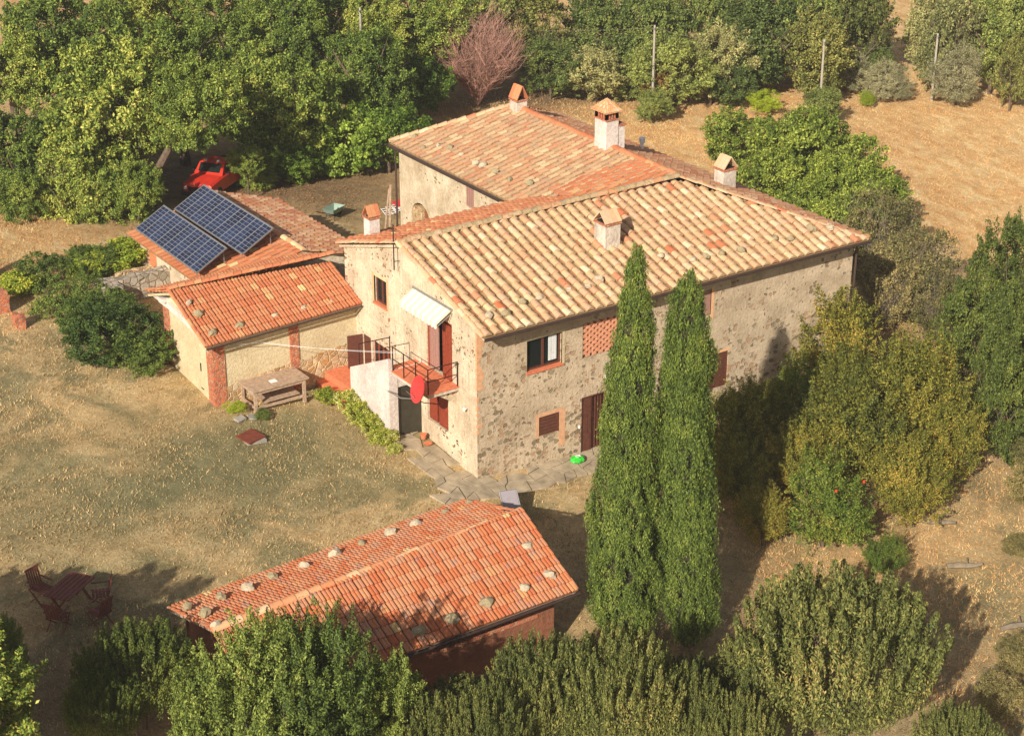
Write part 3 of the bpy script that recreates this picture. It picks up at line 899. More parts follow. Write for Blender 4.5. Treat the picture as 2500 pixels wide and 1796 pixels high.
gutter(mb, (-.12, -.74, 5.45), (16.95, -.74, 5.22))
mb.build('gutter', M['gutter'], roof)
mb = MB()
mb.tube([(16.95, -.74, 5.18), (16.88, -.12, 4.85), (16.88, -.08, -1)], .045, 8)
mb.build('downpipe', M['gutter'], roof)
mb = MB()
gutter(mb, (7.16, 17.75, 5.80), (7.16, 8.9, 5.80))
mb.build('gutter', M['gutter'], roof)
mb = MB()
mb.tube([(7.2, 17.7, 5.75), (7.5, 17.62, 5.5), (7.5, 17.62, 1)], .045, 8)
mb.build('downpipe', M['gutter'], roof)

def chimney(name, x, y, z, w, d, h, cap='tent', mat='chimney', axis_='x', capmat='tile_main', label=None, sink=.5, caph=.38):
    mb = MB()
    mb.box(x - w / 2, x + w / 2, y - d / 2, y + d / 2, z - sink, z + h)
    o = mb.build(name, M[mat], roof, label=label)
    mb = MB()
    mb.box(x - w / 2 - .04, x + w / 2 + .04, y - d / 2 - .04, y + d / 2 + .04, z + h, z + h + .05, 1)
    t = z + h + .05
    if cap == 'tent':
        e = .04
        mb.box(x - w / 2 + .06, x + w / 2 - .06, y - d / 2 + .08, y + d / 2 - .08, t, t + .05, 2)
        for s_ in (-1, 1):
            if axis_ == 'x':   # ridge along x, open triangular ends
                n = max(3, int(w / .16))
                for i in range(n):
                    a0 = x - w / 2 - e + (w + 2 * e) * i / n; a1 = a0 + (w + 2 * e) / n - .008
                    p = [(a0, y + s_ * (d / 2 + .02), t + .02), (a1, y + s_ * (d / 2 + .02), t + .02), (a1, y + s_ * .01, t + caph), (a0, y + s_ * .01, t + caph)]
                    mb.prism(p if s_ > 0 else p[::-1], (0, s_ * .02, .04), 0)
            else:
                n = max(3, int(d / .16))
                for i in range(n):
                    a0 = y - d / 2 - e + (d + 2 * e) * i / n; a1 = a0 + (d + 2 * e) / n - .008
                    p = [(x + s_ * (w / 2 + .02), a0, t + .02), (x + s_ * (w / 2 + .02), a1, t + .02), (x + s_ * .01, a1, t + caph), (x + s_ * .01, a0, t + caph)]
                    mb.prism(p[::-1] if s_ > 0 else p, (s_ * .02, 0, .04), 0)
        mb.build('chimney_cap', [M[capmat], M['brick'], M['dark']], o)
    return o

chimney('chimney', 6.98, 2.25, 6.25, .64, .66, .85, 'tent', 'chimney', 'x', label='grey chimney with a tiled tent cap on the front slope', sink=.3)
chimney('chimney', .95, 8.3, 5.95, .42, .42, .75, 'tent', 'white', 'x', 'tile_red', label='slim white chimney behind the gable')
chimney('chimney', 14.6, 4.9, 6.1, .62, .55, .80, 'tent', 'chimney', 'y', label='chimney with a tent cap on the far slope', caph=.45)
chimney('chimney', 11.95, 15.05, 6.95, .50, .55, .62, 'tent', 'chimney', 'y', 'tile_red', label='chimney at the far end of the wing ridge', caph=.55)
mb = MB()
X0, X1, Y0, Y1 = 11.7, 12.28, 8.65, 9.40
mb.box(X0, X1, Y0, Y1, 6.3, 8.3)
mb.box(X1, 12.63, Y0 + .04, Y1 - .1, 6.3, 8.0)
big = mb.build('chimney', M['white'], roof, label='tall white chimney with a brick lantern on the wing ridge')
mb = MB()
mb.box(X0 - .04, X1 + .04, Y0 - .04, Y1 + .04, 8.3, 8.35)
for a in (0, 1):
    for b_ in range(5):
        t = b_ / 4; e_ = .032 * (t in (0, 1))
        for (px, py) in ((X0 + .04 + a * (X1 - X0 - .08), Y0 + .05 + t * (Y1 - Y0 - .1)), (X0 + .04 + t * (X1 - X0 - .08), Y0 + .05 + a * (Y1 - Y0 - .1))):
            mb.box(px - .03 - e_, px + .03 + e_, py - .03, py + .03, 8.35, 8.62)
mb.box(X0 + .12, X1 - .12, Y0 + .14, Y1 - .14, 8.35, 8.60, 1)
mb.box(X0 - .05, X1 + .05, Y0 - .05, Y1 + .05, 8.62, 8.66)
mb.box(X1 + .05, 12.68, Y0, Y1 - .06, 8.0, 8.06)
mb.build('brick_lantern', [M['brick'], M['dark']], big)
mb = MB()
c = Vector(((X0 + X1) / 2, (Y0 + Y1) / 2, 9.12)); co = [(X0 - .12, Y0 - .12, 8.66), (X1 + .12, Y0 - .12, 8.66), (X1 + .12, Y1 + .12, 8.66), (X0 - .12, Y1 + .12, 8.66)]
for i in range(4):
    p, q = Vector(co[i]), Vector(co[(i + 1) % 4]); n = 6
    for r_ in range(4):
        for k in range(n):
            f0, f1 = r_ / 4, (r_ + 1.08) / 4
            a0, a1 = p + (q - p) * (k / n), p + (q - p) * ((k + .92) / n)
            f1 = min(f1, 1)
            mb.poly([a0.lerp(c, f0) + Vector((0, 0, .02)), a1.lerp(c, f0) + Vector((0, 0, .02)), a1.lerp(c, f1), a0.lerp(c, f1)])
mb.prism(co[::-1], (0, 0, -.03))
mb.build('chimney_cap', M['ridge_pale'], big)
mb = MB()
mb.tube([(15.88, 11.69, 5.3), (15.88, 11.69, 5.95)], .07, 10); mb.tube([(15.88, 11.69, 5.9), (15.88, 11.69, 6.12)], [.12, .14], 12)
mb.build('flue_pipe', M['whitep'], roof, label='short white flue pipe on the far slope')
mb = MB()   # antenna at the gable top
mb.tube([(-.25, 4.75, 6.1), (-.25, 4.75, 7.75)], .022, 6)
mb.tube([(-.25, 4.55, 7.55), (-.25, 4.95, 7.55)], .012, 5)
for k in range(4): mb.tube([(-.4, 4.6 + k * .1, 7.55), (-.1, 4.6 + k * .1, 7.55)], .008, 4)
mb.tube([(-.05, 4.75, 6.4), (-.25, 4.75, 6.4)], .014, 5); mb.tube([(-.05, 4.75, 6.9), (-.25, 4.75, 6.9)], .014, 5)
mb.build('antenna', M['iron'], house, label='thin antenna mast at the top of the gable')

# ------------------------------------------------------------------ balcony, stairs, awning, dish
bal = MB()
bal.box(-1.22, -.002, 1.1, 3.43, 2.9, 3.02)
bal = bal.build('balcony', M['chimney'], house, label='small balcony with terracotta floor')
mb = MB(); mb.box(-1.25, -.003, 1.07, 3.43, 3.02, 3.06); mb.build('balcony_floor', M['terracotta'], bal)
for yb_ in (1.25, 3.1):
    mb = MB(); mb.prism([(0, yb_, 2.9), (-.85, yb_, 2.9), (0, yb_, 2.35)], (0, .14, 0)); mb.build('bracket', M['gable'], bal)
mb = MB()
for (x, y) in ((-1.2, 1.12), (-1.2, 1.9), (-1.2, 2.68), (-1.2, 3.40), (-.05, 1.12)):
    mb.tube([(x, y, 3.05), (x, y, 3.95)], .022, 6)
for zz in (3.95, 3.5):
    mb.tube([(-.05, 1.12, zz), (-1.2, 1.12, zz), (-1.2, 3.40, zz)], .018, 6)
mb.tube([(-1.27, 3.45, 3.5), (-1.27, 3.45, 4.35)], .02, 6)
mb.tube([(-1.27, 3.45, 4.3), (-1.27, 5.6, 3.28)], .018, 6)
for y in (4.4, 5.6):
    zz = 3.28 + (5.6 - y) * .475
    mb.tube([(-1.27, y, zz - .85), (-1.27, y, zz)], .016, 5)
mb.build('railing', M['iron'], bal, label='thin dark iron railing')
st = MB()
st.prism([(-1.35, 3.45, -.2), (-1.35, 6.15, -.2), (-1.35, 6.15, 2.2), (-1.35, 3.45, 3.52)], (.16, 0, 0))
st.box(-1.19, -1.0, 3.45, 3.6, -.2, 3.0)
st.box(-1.0, -.003, 3.47, 3.6, 2.35, 3.0)
st = st.build('staircase', M['white'], house, label='outside stairs with a whitewashed solid parapet')
mb = MB()
n = 9
for i in range(n):
    y1, z1 = 3.6 + i * .285, 3.02 - i * .185
    mb.box(-1.185, -.004, y1, y1 + .287, -.2, z1)
mb.box(-1.38, -.004, 6.17, 7.97, .2, 1.36)
mb.box(-1.78, -1.39, 5.9, 7.97, .2, 1.08)
mb.build('steps', M['terracotta'], st)
mb = MB(); mb.box(-1.0, -.02, 3.55, 3.59, -.2, 2.35); mb.box(-.98, -.92, 3.49, 3.55, -.2, 2.35); mb.build('under_stair_door', simple('dark_green_door', lin(62, 58, 46), .5), st)
aw = MB()
ya, yb = 1.45, 3.85
aw.add([(-.02, ya, 5.72), (-.02, yb, 5.72), (-.62, yb, 5.34), (-.62, ya, 5.34), (-.02, ya, 5.69), (-.02, yb, 5.69), (-.62, yb, 5.31), (-.62, ya, 5.31)],
       [(0, 3, 2, 1), (4, 5, 6, 7), (0, 4, 7, 3), (1, 2, 6, 5)])
n = 12
for i in range(n):
    a, b_ = ya + (yb - ya) * i / n, ya + (yb - ya) * (i + 1) / n
    mid = (a + b_) / 2
    aw.poly([(-.62, a, 5.33), (-.62, a, 5.19), (-.625, (a + mid) / 2, 5.15), (-.625, mid, 5.13), (-.625, (b_ + mid) / 2, 5.15), (-.62, b_, 5.19), (-.62, b_, 5.33)])
aw = aw.build('awning', M['awning'], house, label='cream striped awning with a scalloped edge')
mb = MB(); mb.tube([(-.05, ya - .04, 5.72), (-.05, yb + .02, 5.72)], .045, 8); mb.tube([(-.02, ya - .02, 5.6), (-.6, ya - .02, 5.27)], .015, 5); mb.build('roller', M['galv'], aw)
dish = MB()
C0 = Vector((-1.62, 1.12, 3.36)); nn = Vector((-.93, .12, .32)).normalized(); a1 = nn.orthogonal().normalized(); b1 = nn.cross(a1)
rings = 5; seg = 28
vs = [C0 - nn * .07]
for r_ in range(1, rings + 1):
    q = r_ / rings
    for k in range(seg):
        t = 2 * math.pi * k / seg
        vs.append(C0 + (a1 * math.cos(t) + b1 * math.sin(t)) * .47 * q + nn * (.07 * q * q - .07))
fs = [(0, 1 + k, 1 + (k + 1) % seg) for k in range(seg)]
for r_ in range(rings - 1):
    for k in range(seg):
        fs.append((1 + r_ * seg + k, 1 + (r_ + 1) * seg + k, 1 + (r_ + 1) * seg + (k + 1) % seg, 1 + r_ * seg + (k + 1) % seg))
dish.add(vs, fs)
dish.add([v_ - nn * .015 for v_ in vs], [tuple(reversed(f)) for f in fs])
dish = dish.build('satellite_dish', M['red_dish'], house, smooth=True, label='round red satellite dish beside the balcony')
mb = MB(); mb.tube([(-1.42, 3.4, 2.35), (-1.5, 2.4, 2.5), C0 - nn * .1 - Vector((0, 0, .35)), C0 - nn * .1], .022, 6); mb.tube([C0 - Vector((0, 0, .42)), C0 + nn * .42 - Vector((0, 0, .12))], .012, 5)
mb.build('dish_arm', M['galv'], dish)
mb = MB(); mb.tube([(-.06, .57, 2.44), (-.16, .57, 2.44)], [.03, .07], 10); mb.build('wall_lamp', M['whitep'], house)
mb = MB(); mb.tube([(5.3, -.03, 2.5), (5.3, -.14, 2.42)], [.03, .07], 10); mb.build('wall_lamp', M['whitep'], house)
for (y0, z0) in ((.95, 4.45), (1.05, 3.9)):
    mb = MB()
    mb.tube([(-.02, y0, z0), (-.16, y0, z0 + .02)], .01, 5); mb.tube([(-.16, y0, z0 + .1), (-.16, y0, z0 - .12)], .008, 5); mb.tube([(-.16, y0 - .1, z0), (-.16, y0 + .1, z0)], .008, 5)
    mb.build('wall_bracket', M['iron'], house)

# ------------------------------------------------------------------ annex (low red-roofed house against the gable)
annex = empty('annex_house', (-3, 9.8, G(-3, 9.8)), 'low annex with a bright orange-red tiled roof, built against the left gable', 'house')
AN = Frame((0, 8.0, 0), (1, 0, 0), (0, -1, 0))
AG = Frame((-5.75, 0, 0), (0, 1, 0), (-1, 0, 0))
mb = MB()
wall(mb, AN, [(-5.75, .2), (-.003, .2), (-.003, 3.75), (-5.75, 3.62)])
wall(mb, AG, [(8.0, .2), (12.0, .2), (12.0, 4.0), (10.3, 4.7), (8.0, 3.62)])
mb.poly([(-5.75, 12.0, .2), (.0, 12.0, .2), (.0, 12.0, 4.2), (-5.75, 12.0, 4.0)])
mb.build('wall', M['cream'], annex)
mb = MB()
mb.prism([AN.p(-5.3, .2, .004), AN.p(-.01, .2, .004), AN.p(-.01, 2.25, .004), AN.p(-1.6, 2.1, .004), AN.p(-3.6, 1.95, .004), AN.p(-5.3, 1.75, .004)], (0, -.03, 0))
mb.build('stone_base', M['rubble'], annex, label='bare rubble base of the annex wall')
for nm, u0, u1, fr_, z1 in (('brick_pilaster', -5.78, -5.32, AN, 3.62), ('brick_pilaster', -2.75, -2.4, AN, 3.66), ('brick_pilaster', 8.02, 8.42, AG, 3.75), ('brick_pilaster', 11.45, 11.9, AG, 4.0)):
    mb = MB(); fr_.box(mb, u0, u1, .3, z1, -.02, .05 if nm else 0); mb.build(nm, M['brick'], annex)
mb = MB(); AG.box(mb, 11.3, 12.1, 3.95, 4.1, 0, .3); AG.box(mb, 11.3, 12.0, 3.75, 3.9, 0, .15); mb.prism([AG.p(8.45, 3.75, .02), AG.p(11.3, 3.98, .02), AG.p(11.3, 3.75, .02), AG.p(8.45, 3.5, .02)], (-.12, 0, 0)); mb.build('cornice', M['white'], annex)
mb = MB(); AG.box(mb, 9.0, 9.04, 2.1, 2.4, 0, .03); mb.build('wall_iron', M['iron'], annex)
mb = MB(); AG.box(mb, 8.9, 9.1, 1.4, 1.43, 0, .02); mb.build('wall_iron', M['iron'], annex)
ar = empty('roof', (0, 0, 0), None, None); ar.parent = annex; ar.matrix_parent_inverse = Matrix.Translation(annex.location).inverted()
E1, E2, T2, T1 = (-6.2, 7.5, 3.66), (-.02, 7.5, 3.84), (-.02, 9.55, 5.08), (-6.2, 10.35, 4.82)
def fixroof(o):  # children given in world coordinates below a parented empty
    o.matrix_parent_inverse = Matrix.Identity(4)
mb = MB(); tiled(mb, E1, E2, T2, T1, 'rib', .26, .33, 21)
fixroof(mb.build('near_slope', [M['tile_red'], M['tile_shade']], ar, local=True, label='near slope of bright orange-red tiles'))
mb = MB(); tiled(mb, (-.02, 12.35, 4.15), (-6.2, 12.35, 4.1), T1, T2, 'rib', .26, .33, 22)
fixroof(mb.build('rear_slope', [M['tile_red'], M['tile_shade']], ar, local=True))
mb = MB(); ridge_tiles(mb, (-6.2, 10.35, 4.87), (-.05, 9.55, 5.13), .12, .30, 23)
fixroof(mb.build('ridge_tiles', M['tile_red'], ar, local=True))
for a_, b_ in (((-6.2, 7.5, 3.68), (-6.2, 10.35, 4.86)), ((-6.2, 12.35, 4.14), (-6.2, 10.35, 4.86))):
    mb = MB(); ridge_tiles(mb, a_, b_, .07, .33, 24)
    fixroof(mb.build('verge_tiles', M['tile_red'], ar, local=True))
mb = MB(); mb.poly([(-6.15, 7.53, 3.6), (-.03, 7.53, 3.78), (-.03, 8.0, 3.95), (-6.15, 8.0, 3.75)][::-1]); mb.prism([(-6.15, 7.5, 3.56), (-6.15, 10.35, 4.72), (-6.15, 12.3, 4.0), (-6.15, 12.3, 3.92), (-6.15, 10.35, 4.62), (-6.15, 7.5, 3.46)], (.06, 0, 0))
fixroof(mb.build('eaves_board', M['cream'], ar, local=True))
mb = MB(); gutter(mb, (-6.2, 7.44, 3.62), (-.02, 7.44, 3.8), .05)
fixroof(mb.build('gutter', M['gutter'], ar, local=True))

# ------------------------------------------------------------------ outbuilding under the solar panels
ob = empty('outbuilding', (0, 16.5, G(0, 16.5)), 'low outbuilding behind the annex with orange lichen on its old roof and solar panels above', 'outbuilding')
OB = Frame((-3.2, 0, 0), (0, 1, 0), (-1, 0, 0))
mb = MB()
wall(mb, OB, [(12.4, .8), (19.9, .8), (19.9, 3.35), (12.4, 3.35)], [(18.3, 19.2, 1.2, 3.1)])
mb.poly([(-3.2, 19.9, .8), (3.0, 19.9, .8), (3.0, 19.9, 3.3), (.3, 19.9, 4.2), (-3.2, 19.9, 3.35)])
mb.poly([(3.0, 12.4, .5), (3.0, 19.9, .5), (3.0, 19.9, 3.3), (3.0, 12.4, 3.3)])
mb.poly([(-3.2, 12.4, .8), (3.0, 12.4, .8), (3.0, 12.4, 3.3), (.3, 12.4, 4.2), (-3.2, 12.4, 3.35)])
mb.build('wall', [M['gable'], M['dark']], ob)
mb = MB(); OB.box(mb, 18.3, 19.2, 1.2, 3.1, -.15, -.08); mb.build('door', simple('orange_door', lin(200, 126, 84), .8), ob)
mb = MB(); tiled(mb, (-3.55, 20.3, 3.28), (-3.55, 12.4, 3.28), (.3, 12.4, 4.24), (.3, 20.3, 4.24), 'coppi', .33, .36, 31)
mb.build('sunny_slope', [M['tile_red'], M['tile_under']], ob)
mb = MB(); tiled(mb, (3.35, 12.4, 3.28), (3.35, 20.6, 3.28), (.3, 20.6, 4.24), (.3, 12.4, 4.24), 'coppi', .33, .36, 32)
mb.build('lichen_slope', [M['tile_lichen'], M['tile_under']], ob)
mb = MB(); ridge_tiles(mb, (.3, 12.4, 4.27), (.3, 20.4, 4.27), .13, .4, 33)
mb.build('ridge_tiles', M['ridge_pale'], ob)

def solar(name, p00, p10, p01, nmod, label):
    """p00 low far corner, p10 low near corner, p01 high far corner"""
    p00, p10, p01 = map(Vector, (p00, p10, p01))
    root = empty(name, tuple(p00), label, 'solar panel', 'rows of solar panels on the outbuilding')
    U, V = p10 - p00, p01 - p00
    n = V.cross(U).normalized()
    if n.z < 0: n = -n
    up_ = lambda u, v_, h=0: p00 + U * u + V * v_ + n * h
    mb = MB(); lw = .022
    Vn, Un = V.normalized(), U.normalized()
    for (a, b_) in (((0, 0), (1, 0)), ((0, 1), (1, 1))):
        p, q = up_(*a), up_(*b_); c = (p + q) / 2
        mb.obox(c, U / 2 + Un * .02, Vn * .025, n * .03)
    for i in range(nmod + 1):
        c = up_(i / nmod, .5, .002)
        mb.obox(c, Un * (.02 if i in (0, nmod) else .012), V / 2, n * .026)
    mb.build('frame', M['galv'], root)
    for i in range(nmod):
        mb = MB()
        c = up_((i + .5) / nmod, .5)
        mb.obox(c, U / nmod / 2 * .97, V / 2 * .985, n * .012, 1)
        nr, nc = 9, 2
        for r_ in range(nr):
            for k in range(nc):
                cc = up_((i + .03 + .94 * (k + .5) / nc) / nmod, .02 + .96 * (r_ + .5) / nr, .0145)
                mb.obox(cc, U / nmod * .94 / nc * .46, V * .96 / nr * .45, n * .003, 0)
        mb.build('panel', [M['cell'], M['cellgap']], root)
    for t in (.04, .35, .65, .97):
        a, b_ = up_(t, .95, -.03), up_(t, .05, -.03)
        mb = MB(); mb.tube([a, a - Vector((0, 0, .6))], .02, 5); mb.tube([a, b_, b_ - Vector((0, 0, .2))], .02, 5)
        mb.build('support', M['galv'], root)
    return root
solar('solar_panel_row', (-3.45, 19.55, 3.72), (-3.5, 13.85, 3.72), (-2.15, 19.6, 4.42), 9, 'lower front row of dark blue solar panels at the roof edge')
solar('solar_panel_row', (-1.68, 19.65, 4.16), (-1.70, 13.6, 4.16), (-.30, 19.7, 4.9), 9, 'upper back row of dark blue solar panels near the roof ridge')

# ------------------------------------------------------------------ shed in front
shed = empty('shed', (-8, -6.8, G(-8, -6.8)), 'low shed with an orange ribbed tile roof weighed down with stones, in front', 'shed')
mb = MB()
SN = Frame((0, -9.1, 0), (1, 0, 0), (0, -1, 0))
wall(mb, SN, [(-12.7, -1.2), (-3.3, -1.2), (-3.3, 1.5), (-12.7, 1.5)], [(-7.4, -4.6, .75, 1.35), (-10.6, -8.6, .2, 1.3)])
SR = Frame((-3.3, 0, 0), (0, 1, 0), (1, 0, 0))
wall(mb, SR, [(-9.1, -1.4), (-4.1, -1.4), (-4.1, 1.75), (-6.6, 2.42), (-9.1, 1.35)])
mb.poly([(-12.7, -9.1, -.6), (-12.7, -4.5, -.6), (-12.7, -4.5, 1.75), (-12.7, -7.0, 2.42), (-12.7, -9.1, 1.35)])
mb.poly([(-12.7, -4.3, -.6), (-3.3, -4.1, -1.2), (-3.3, -4.1, 1.75), (-12.7, -4.3, 1.75)])
mb.build('wall', [M['shedwall'], M['dark']], shed)
mb = MB(); SN.box(mb, -7.6, -3.9, .66, .76, -.2, .03); mb.build('parapet_cap', M['brick'], shed)
mb = MB(); SN.box(mb, -9.1, -8.85, .95, 1.3, 0, .12); mb.build('meter_box', M['galv'], shed)
mb = MB(); tiled(mb, (-13.0, -9.45, 1.30), (-2.65, -9.40, 1.30), (-2.72, -6.45, 2.50), (-13.1, -7.12, 2.46), 'rib', .255, .335, 41)
mb.build('near_slope', [M['tile_shed'], M['tile_shade']], shed)
mb = MB(); tiled(mb, (-2.72, -3.45, 1.58), (-13.05, -4.05, 1.58), (-13.1, -7.12, 2.46), (-2.72, -6.45, 2.50), 'rib', .255, .335, 42)
mb.build('far_slope', [M['tile_shed'], M['tile_shade']], shed)
mb = MB(); ridge_tiles(mb, (-13.15, -7.12, 2.50), (-2.7, -6.45, 2.54), .14, .42, 43)
mb.build('ridge_tiles', M['ridge_pale'], shed)
for a_, b_ in (((-13.08, -4.05, 1.60), (-13.12, -7.1, 2.50)), ((-13.03, -9.4, 1.33), (-13.12, -7.1, 2.50)), ((-2.68, -9.38, 1.33), (-2.72, -6.5, 2.52)), ((-2.72, -3.5, 1.61), (-2.72, -6.4, 2.52))):
    mb = MB(); ridge_tiles(mb, a_, b_, .06, .34, 44)
    mb.build('verge_tiles', M['tile_shed'], shed)
mb = MB(); gutter(mb, (-13.0, -9.52, 1.25), (-2.6, -9.47, 1.25), .06); mb.build('gutter', M['gutter'], shed)
mb = MB(); mb.poly([(-12.95, -9.4, 1.22), (-2.7, -9.35, 1.22), (-2.75, -9.0, 1.36), (-12.95, -9.0, 1.36)][::-1]); mb.prism([(-2.8, -9.35, 1.24), (-2.8, -6.5, 2.40), (-2.8, -3.5, 1.52), (-2.8, -3.5, 1.42), (-2.8, -6.5, 2.3), (-2.8, -9.35, 1.14)], (.05, 0, 0))
mb.prism([(-13.0, -9.35, 1.24), (-13.0, -7.1, 2.38), (-13.0, -4.1, 1.52), (-13.0, -4.1, 1.42), (-13.0, -7.1, 2.28), (-13.0, -9.35, 1.14)], (.05, 0, 0))
mb.build('eaves_board', M['wood_old'], shed)

# ------------------------------------------------------------------ stones lying on the roofs
def stone_mesh(seed, mat):
    import bmesh
    bm = bmesh.new()
    bmesh.ops.create_icosphere(bm, subdivisions=2, radius=1)
    rnd = random.Random(seed)
    off = rnd.uniform(0, 50)
    for v_ in bm.verts:
        d = v_.co.normalized()
        r_ = 1 + .38 * noise.noise(d * 1.3 + Vector((off, 0, 0))) + .12 * noise.noise(d * 3.5 + Vector((0, off, 0)))
        v_.co = Vector((d.x * r_ * 1.0, d.y * r_ * .72, max(-.35, d.z * r_ * .75)))
    me_ = bpy.data.meshes.new('roof_stone'); bm.to_mesh(me_); bm.free()
    me_.materials.append(mat)
    return me_
SM = [stone_mesh(i, M['stone'] if i % 2 else M['stone_gold']) for i in range(5)]
SHED_FAR = [(-12.89, -4.99, 2.07), (-12.83, -5.98, 2.4), (-12.97, -7.05, 2.75), (-11.92, -5.07, 2.09), (-11.06, -5.08, 2.1), (-10.15, -4.77, 2.0), (-9.09, -4.71, 1.98), (-7.95, -4.55, 1.92), (-6.99, -4.39, 1.87), (-5.94, -4.37, 1.86), (-5.02, -4.24, 1.82), (-3.87, -4.1, 1.78), (-2.91, -3.98, 1.74)]
SHED_NEAR = [(-3.29, -7.68, 2.14), (-3.22, -8.76, 1.67), (-4.19, -8.84, 1.64), (-5.53, -8.9, 1.61), (-6.74, -9.01, 1.56), (-7.86, -9.03, 1.55)]
ANNEX_ST = [(-5.83, 9.46, 4.7), (-5.78, 8.87, 4.45), (-5.72, 7.92, 4.06), (-4.67, 7.95, 4.07), (-3.26, 8.0, 4.09), (-2.1, 8.02, 4.1), (-1.03, 7.97, 4.08)]
MAIN_ST = [(0.55, 0.1, 0), (1.16, 0.0, 0), (2.04, 0.33, 0), (2.74, 0.32, 0), (3.99, 0.37, 0), (4.75, 0.32, 0), (5.35, 0.5, 0), (8.33, 0.89, 0), (9.31, 0.31, 0), (9.92, 0.33, 0), (10.61, 0.28, 0), (11.42, 0.19, 0), (13.2, 0.37, 0), (13.75, 0.14, 0), (14.95, 0.36, 0), (15.73, 0.19, 0)]
WING_ST = [(8.02, 16.93), (7.72, 15.75), (8.16, 15.3), (8.29, 14.64), (8.26, 13.73), (8.16, 12.54), (8.23, 12.1), (8.18, 11.19), (8.17, 10.13), (8.43, 9.13)]
ORD = ['first', 'second', 'third', 'fourth', 'fifth', 'sixth', 'seventh', 'eighth', 'ninth', 'tenth', 'eleventh', 'twelfth', 'thirteenth', 'fourteenth', 'fifteenth', 'sixteenth']
rnd = random.Random(77)
def put_stones(pts, zf, lab, group, smin, smax, tilt):
    for i, p in enumerate(pts):
        o = bpy.data.objects.new('roof_stone', SM[rnd.randrange(5)])
        COL.objects.link(o)
        s_ = rnd.uniform(smin, smax)
        o.scale = (s_, s_ * rnd.uniform(.8, 1.2), s_)
        o.location = (p[0], p[1], zf(*p) + .05 + s_ * .3)
        o.rotation_euler = (tilt[0], tilt[1], rnd.uniform(-1, 1))
        tag(o, lab % ORD[i], 'stone', group)
put_stones(SHED_FAR, lambda x, y, *a: 2.50 - .307 * (y + 6.7) * (1 if y > -6.9 else 0) - .02, 'rough grey stone on the far slope of the shed roof, %s from the left end', 'stones weighing down the shed roof', .16, .24, (-.3, 0))
put_stones(SHED_NEAR, lambda x, y, *a: 1.30 + .407 * (y + 9.42), 'rough stone on the near slope of the shed roof, %s from its right end', 'stones weighing down the shed roof', .17, .24, (.38, 0))
put_stones(ANNEX_ST, lambda x, y, *a: 3.68 + .41 * (y - 7.5), 'stone on the red annex roof, %s from its left end', 'stones on the annex roof', .14, .21, (.38, 0))
put_stones(MAIN_ST, lambda x, y, *a: 5.53 - .0115 * x + .30 * (y + .70), 'weathered stone near the eaves of the big front roof, %s from the left', 'stones on the farmhouse front roof', .12, .2, (.3, 0))
put_stones(WING_ST, lambda x, y, *a: 5.88 + .27 * (x - 7.25), 'lichened stone near the eaves of the rear wing roof, %s from the far end', 'stones on the wing roof', .12, .2, (0, -.26))

# ------------------------------------------------------------------ paving
def flagstones(name, poly, z_of, size=.42, seed=1, parent=None, gap=.02, hgt=.02):
    rnd = random.Random(seed)
    xs_, ys_ = [p[0] for p in poly], [p[1] for p in poly]
    def inside(x, y):
        c = False; n = len(poly)
        for i in range(n):
            (x0, y0), (x1, y1) = poly[i], poly[(i + 1) % n]
            if (y0 > y) != (y1 > y) and x < (x1 - x0) * (y - y0) / (y1 - y0) + x0: c = not c
        return c
    nxx, nyy = int((max(xs_) - min(xs_)) / size) + 2, int((max(ys_) - min(ys_)) / size) + 2
    g = {}
    for i in range(nxx + 1):
        for j in range(nyy + 1):
            g[i, j] = (min(xs_) + (i - .5 + rnd.uniform(-.33, .33)) * size, min(ys_) + (j - .5 + rnd.uniform(-.33, .33)) * size)
    mb = MB(); skip = set()
    for i in range(nxx):
        for j in range(nyy):
            if (i, j) in skip: continue
            i2 = i + 1
            if rnd.random() < .3 and i + 2 <= nxx: i2 = i + 2; skip.add((i + 1, j))
            q = [g[i, j]] + [g[k, j] for k in range(i + 1, i2 + 1)] + [g[i2, j + 1]] + [g[k, j + 1] for k in range(i2 - 1, i - 1, -1)]
            cx, cy = sum(p[0] for p in q) / len(q), sum(p[1] for p in q) / len(q)
            if not inside(cx, cy): continue
            q = [(p[0] + (cx - p[0]) * gap / size * 1.6, p[1] + (cy - p[1]) * gap / size * 1.6) for p in q]
            h = hgt + rnd.uniform(-.01, .015)
            mb.prism([(p[0], p[1], z_of(*p) - .08) for p in q], (0, 0, .08 + h))
    me_ = mb.build(name, simple(name + '_stone', lin(172, 154, 126), .9, var=.22, scale=2.2), parent)
    return me_
PV = [(-.05, 4.6), (-1.1, 4.2), (-1.2, 2.1), (-1.5, .4), (-1.7, -.9), (-.6, -1.5), (1.8, -1.35), (4.2, -1.3), (6.4, -1.1), (6.4, -.02), (-.05, -.02)]
tag(flagstones('stone_paving', PV, lambda x, y: G(x, y) + .02, .48, 3), kind='structure')

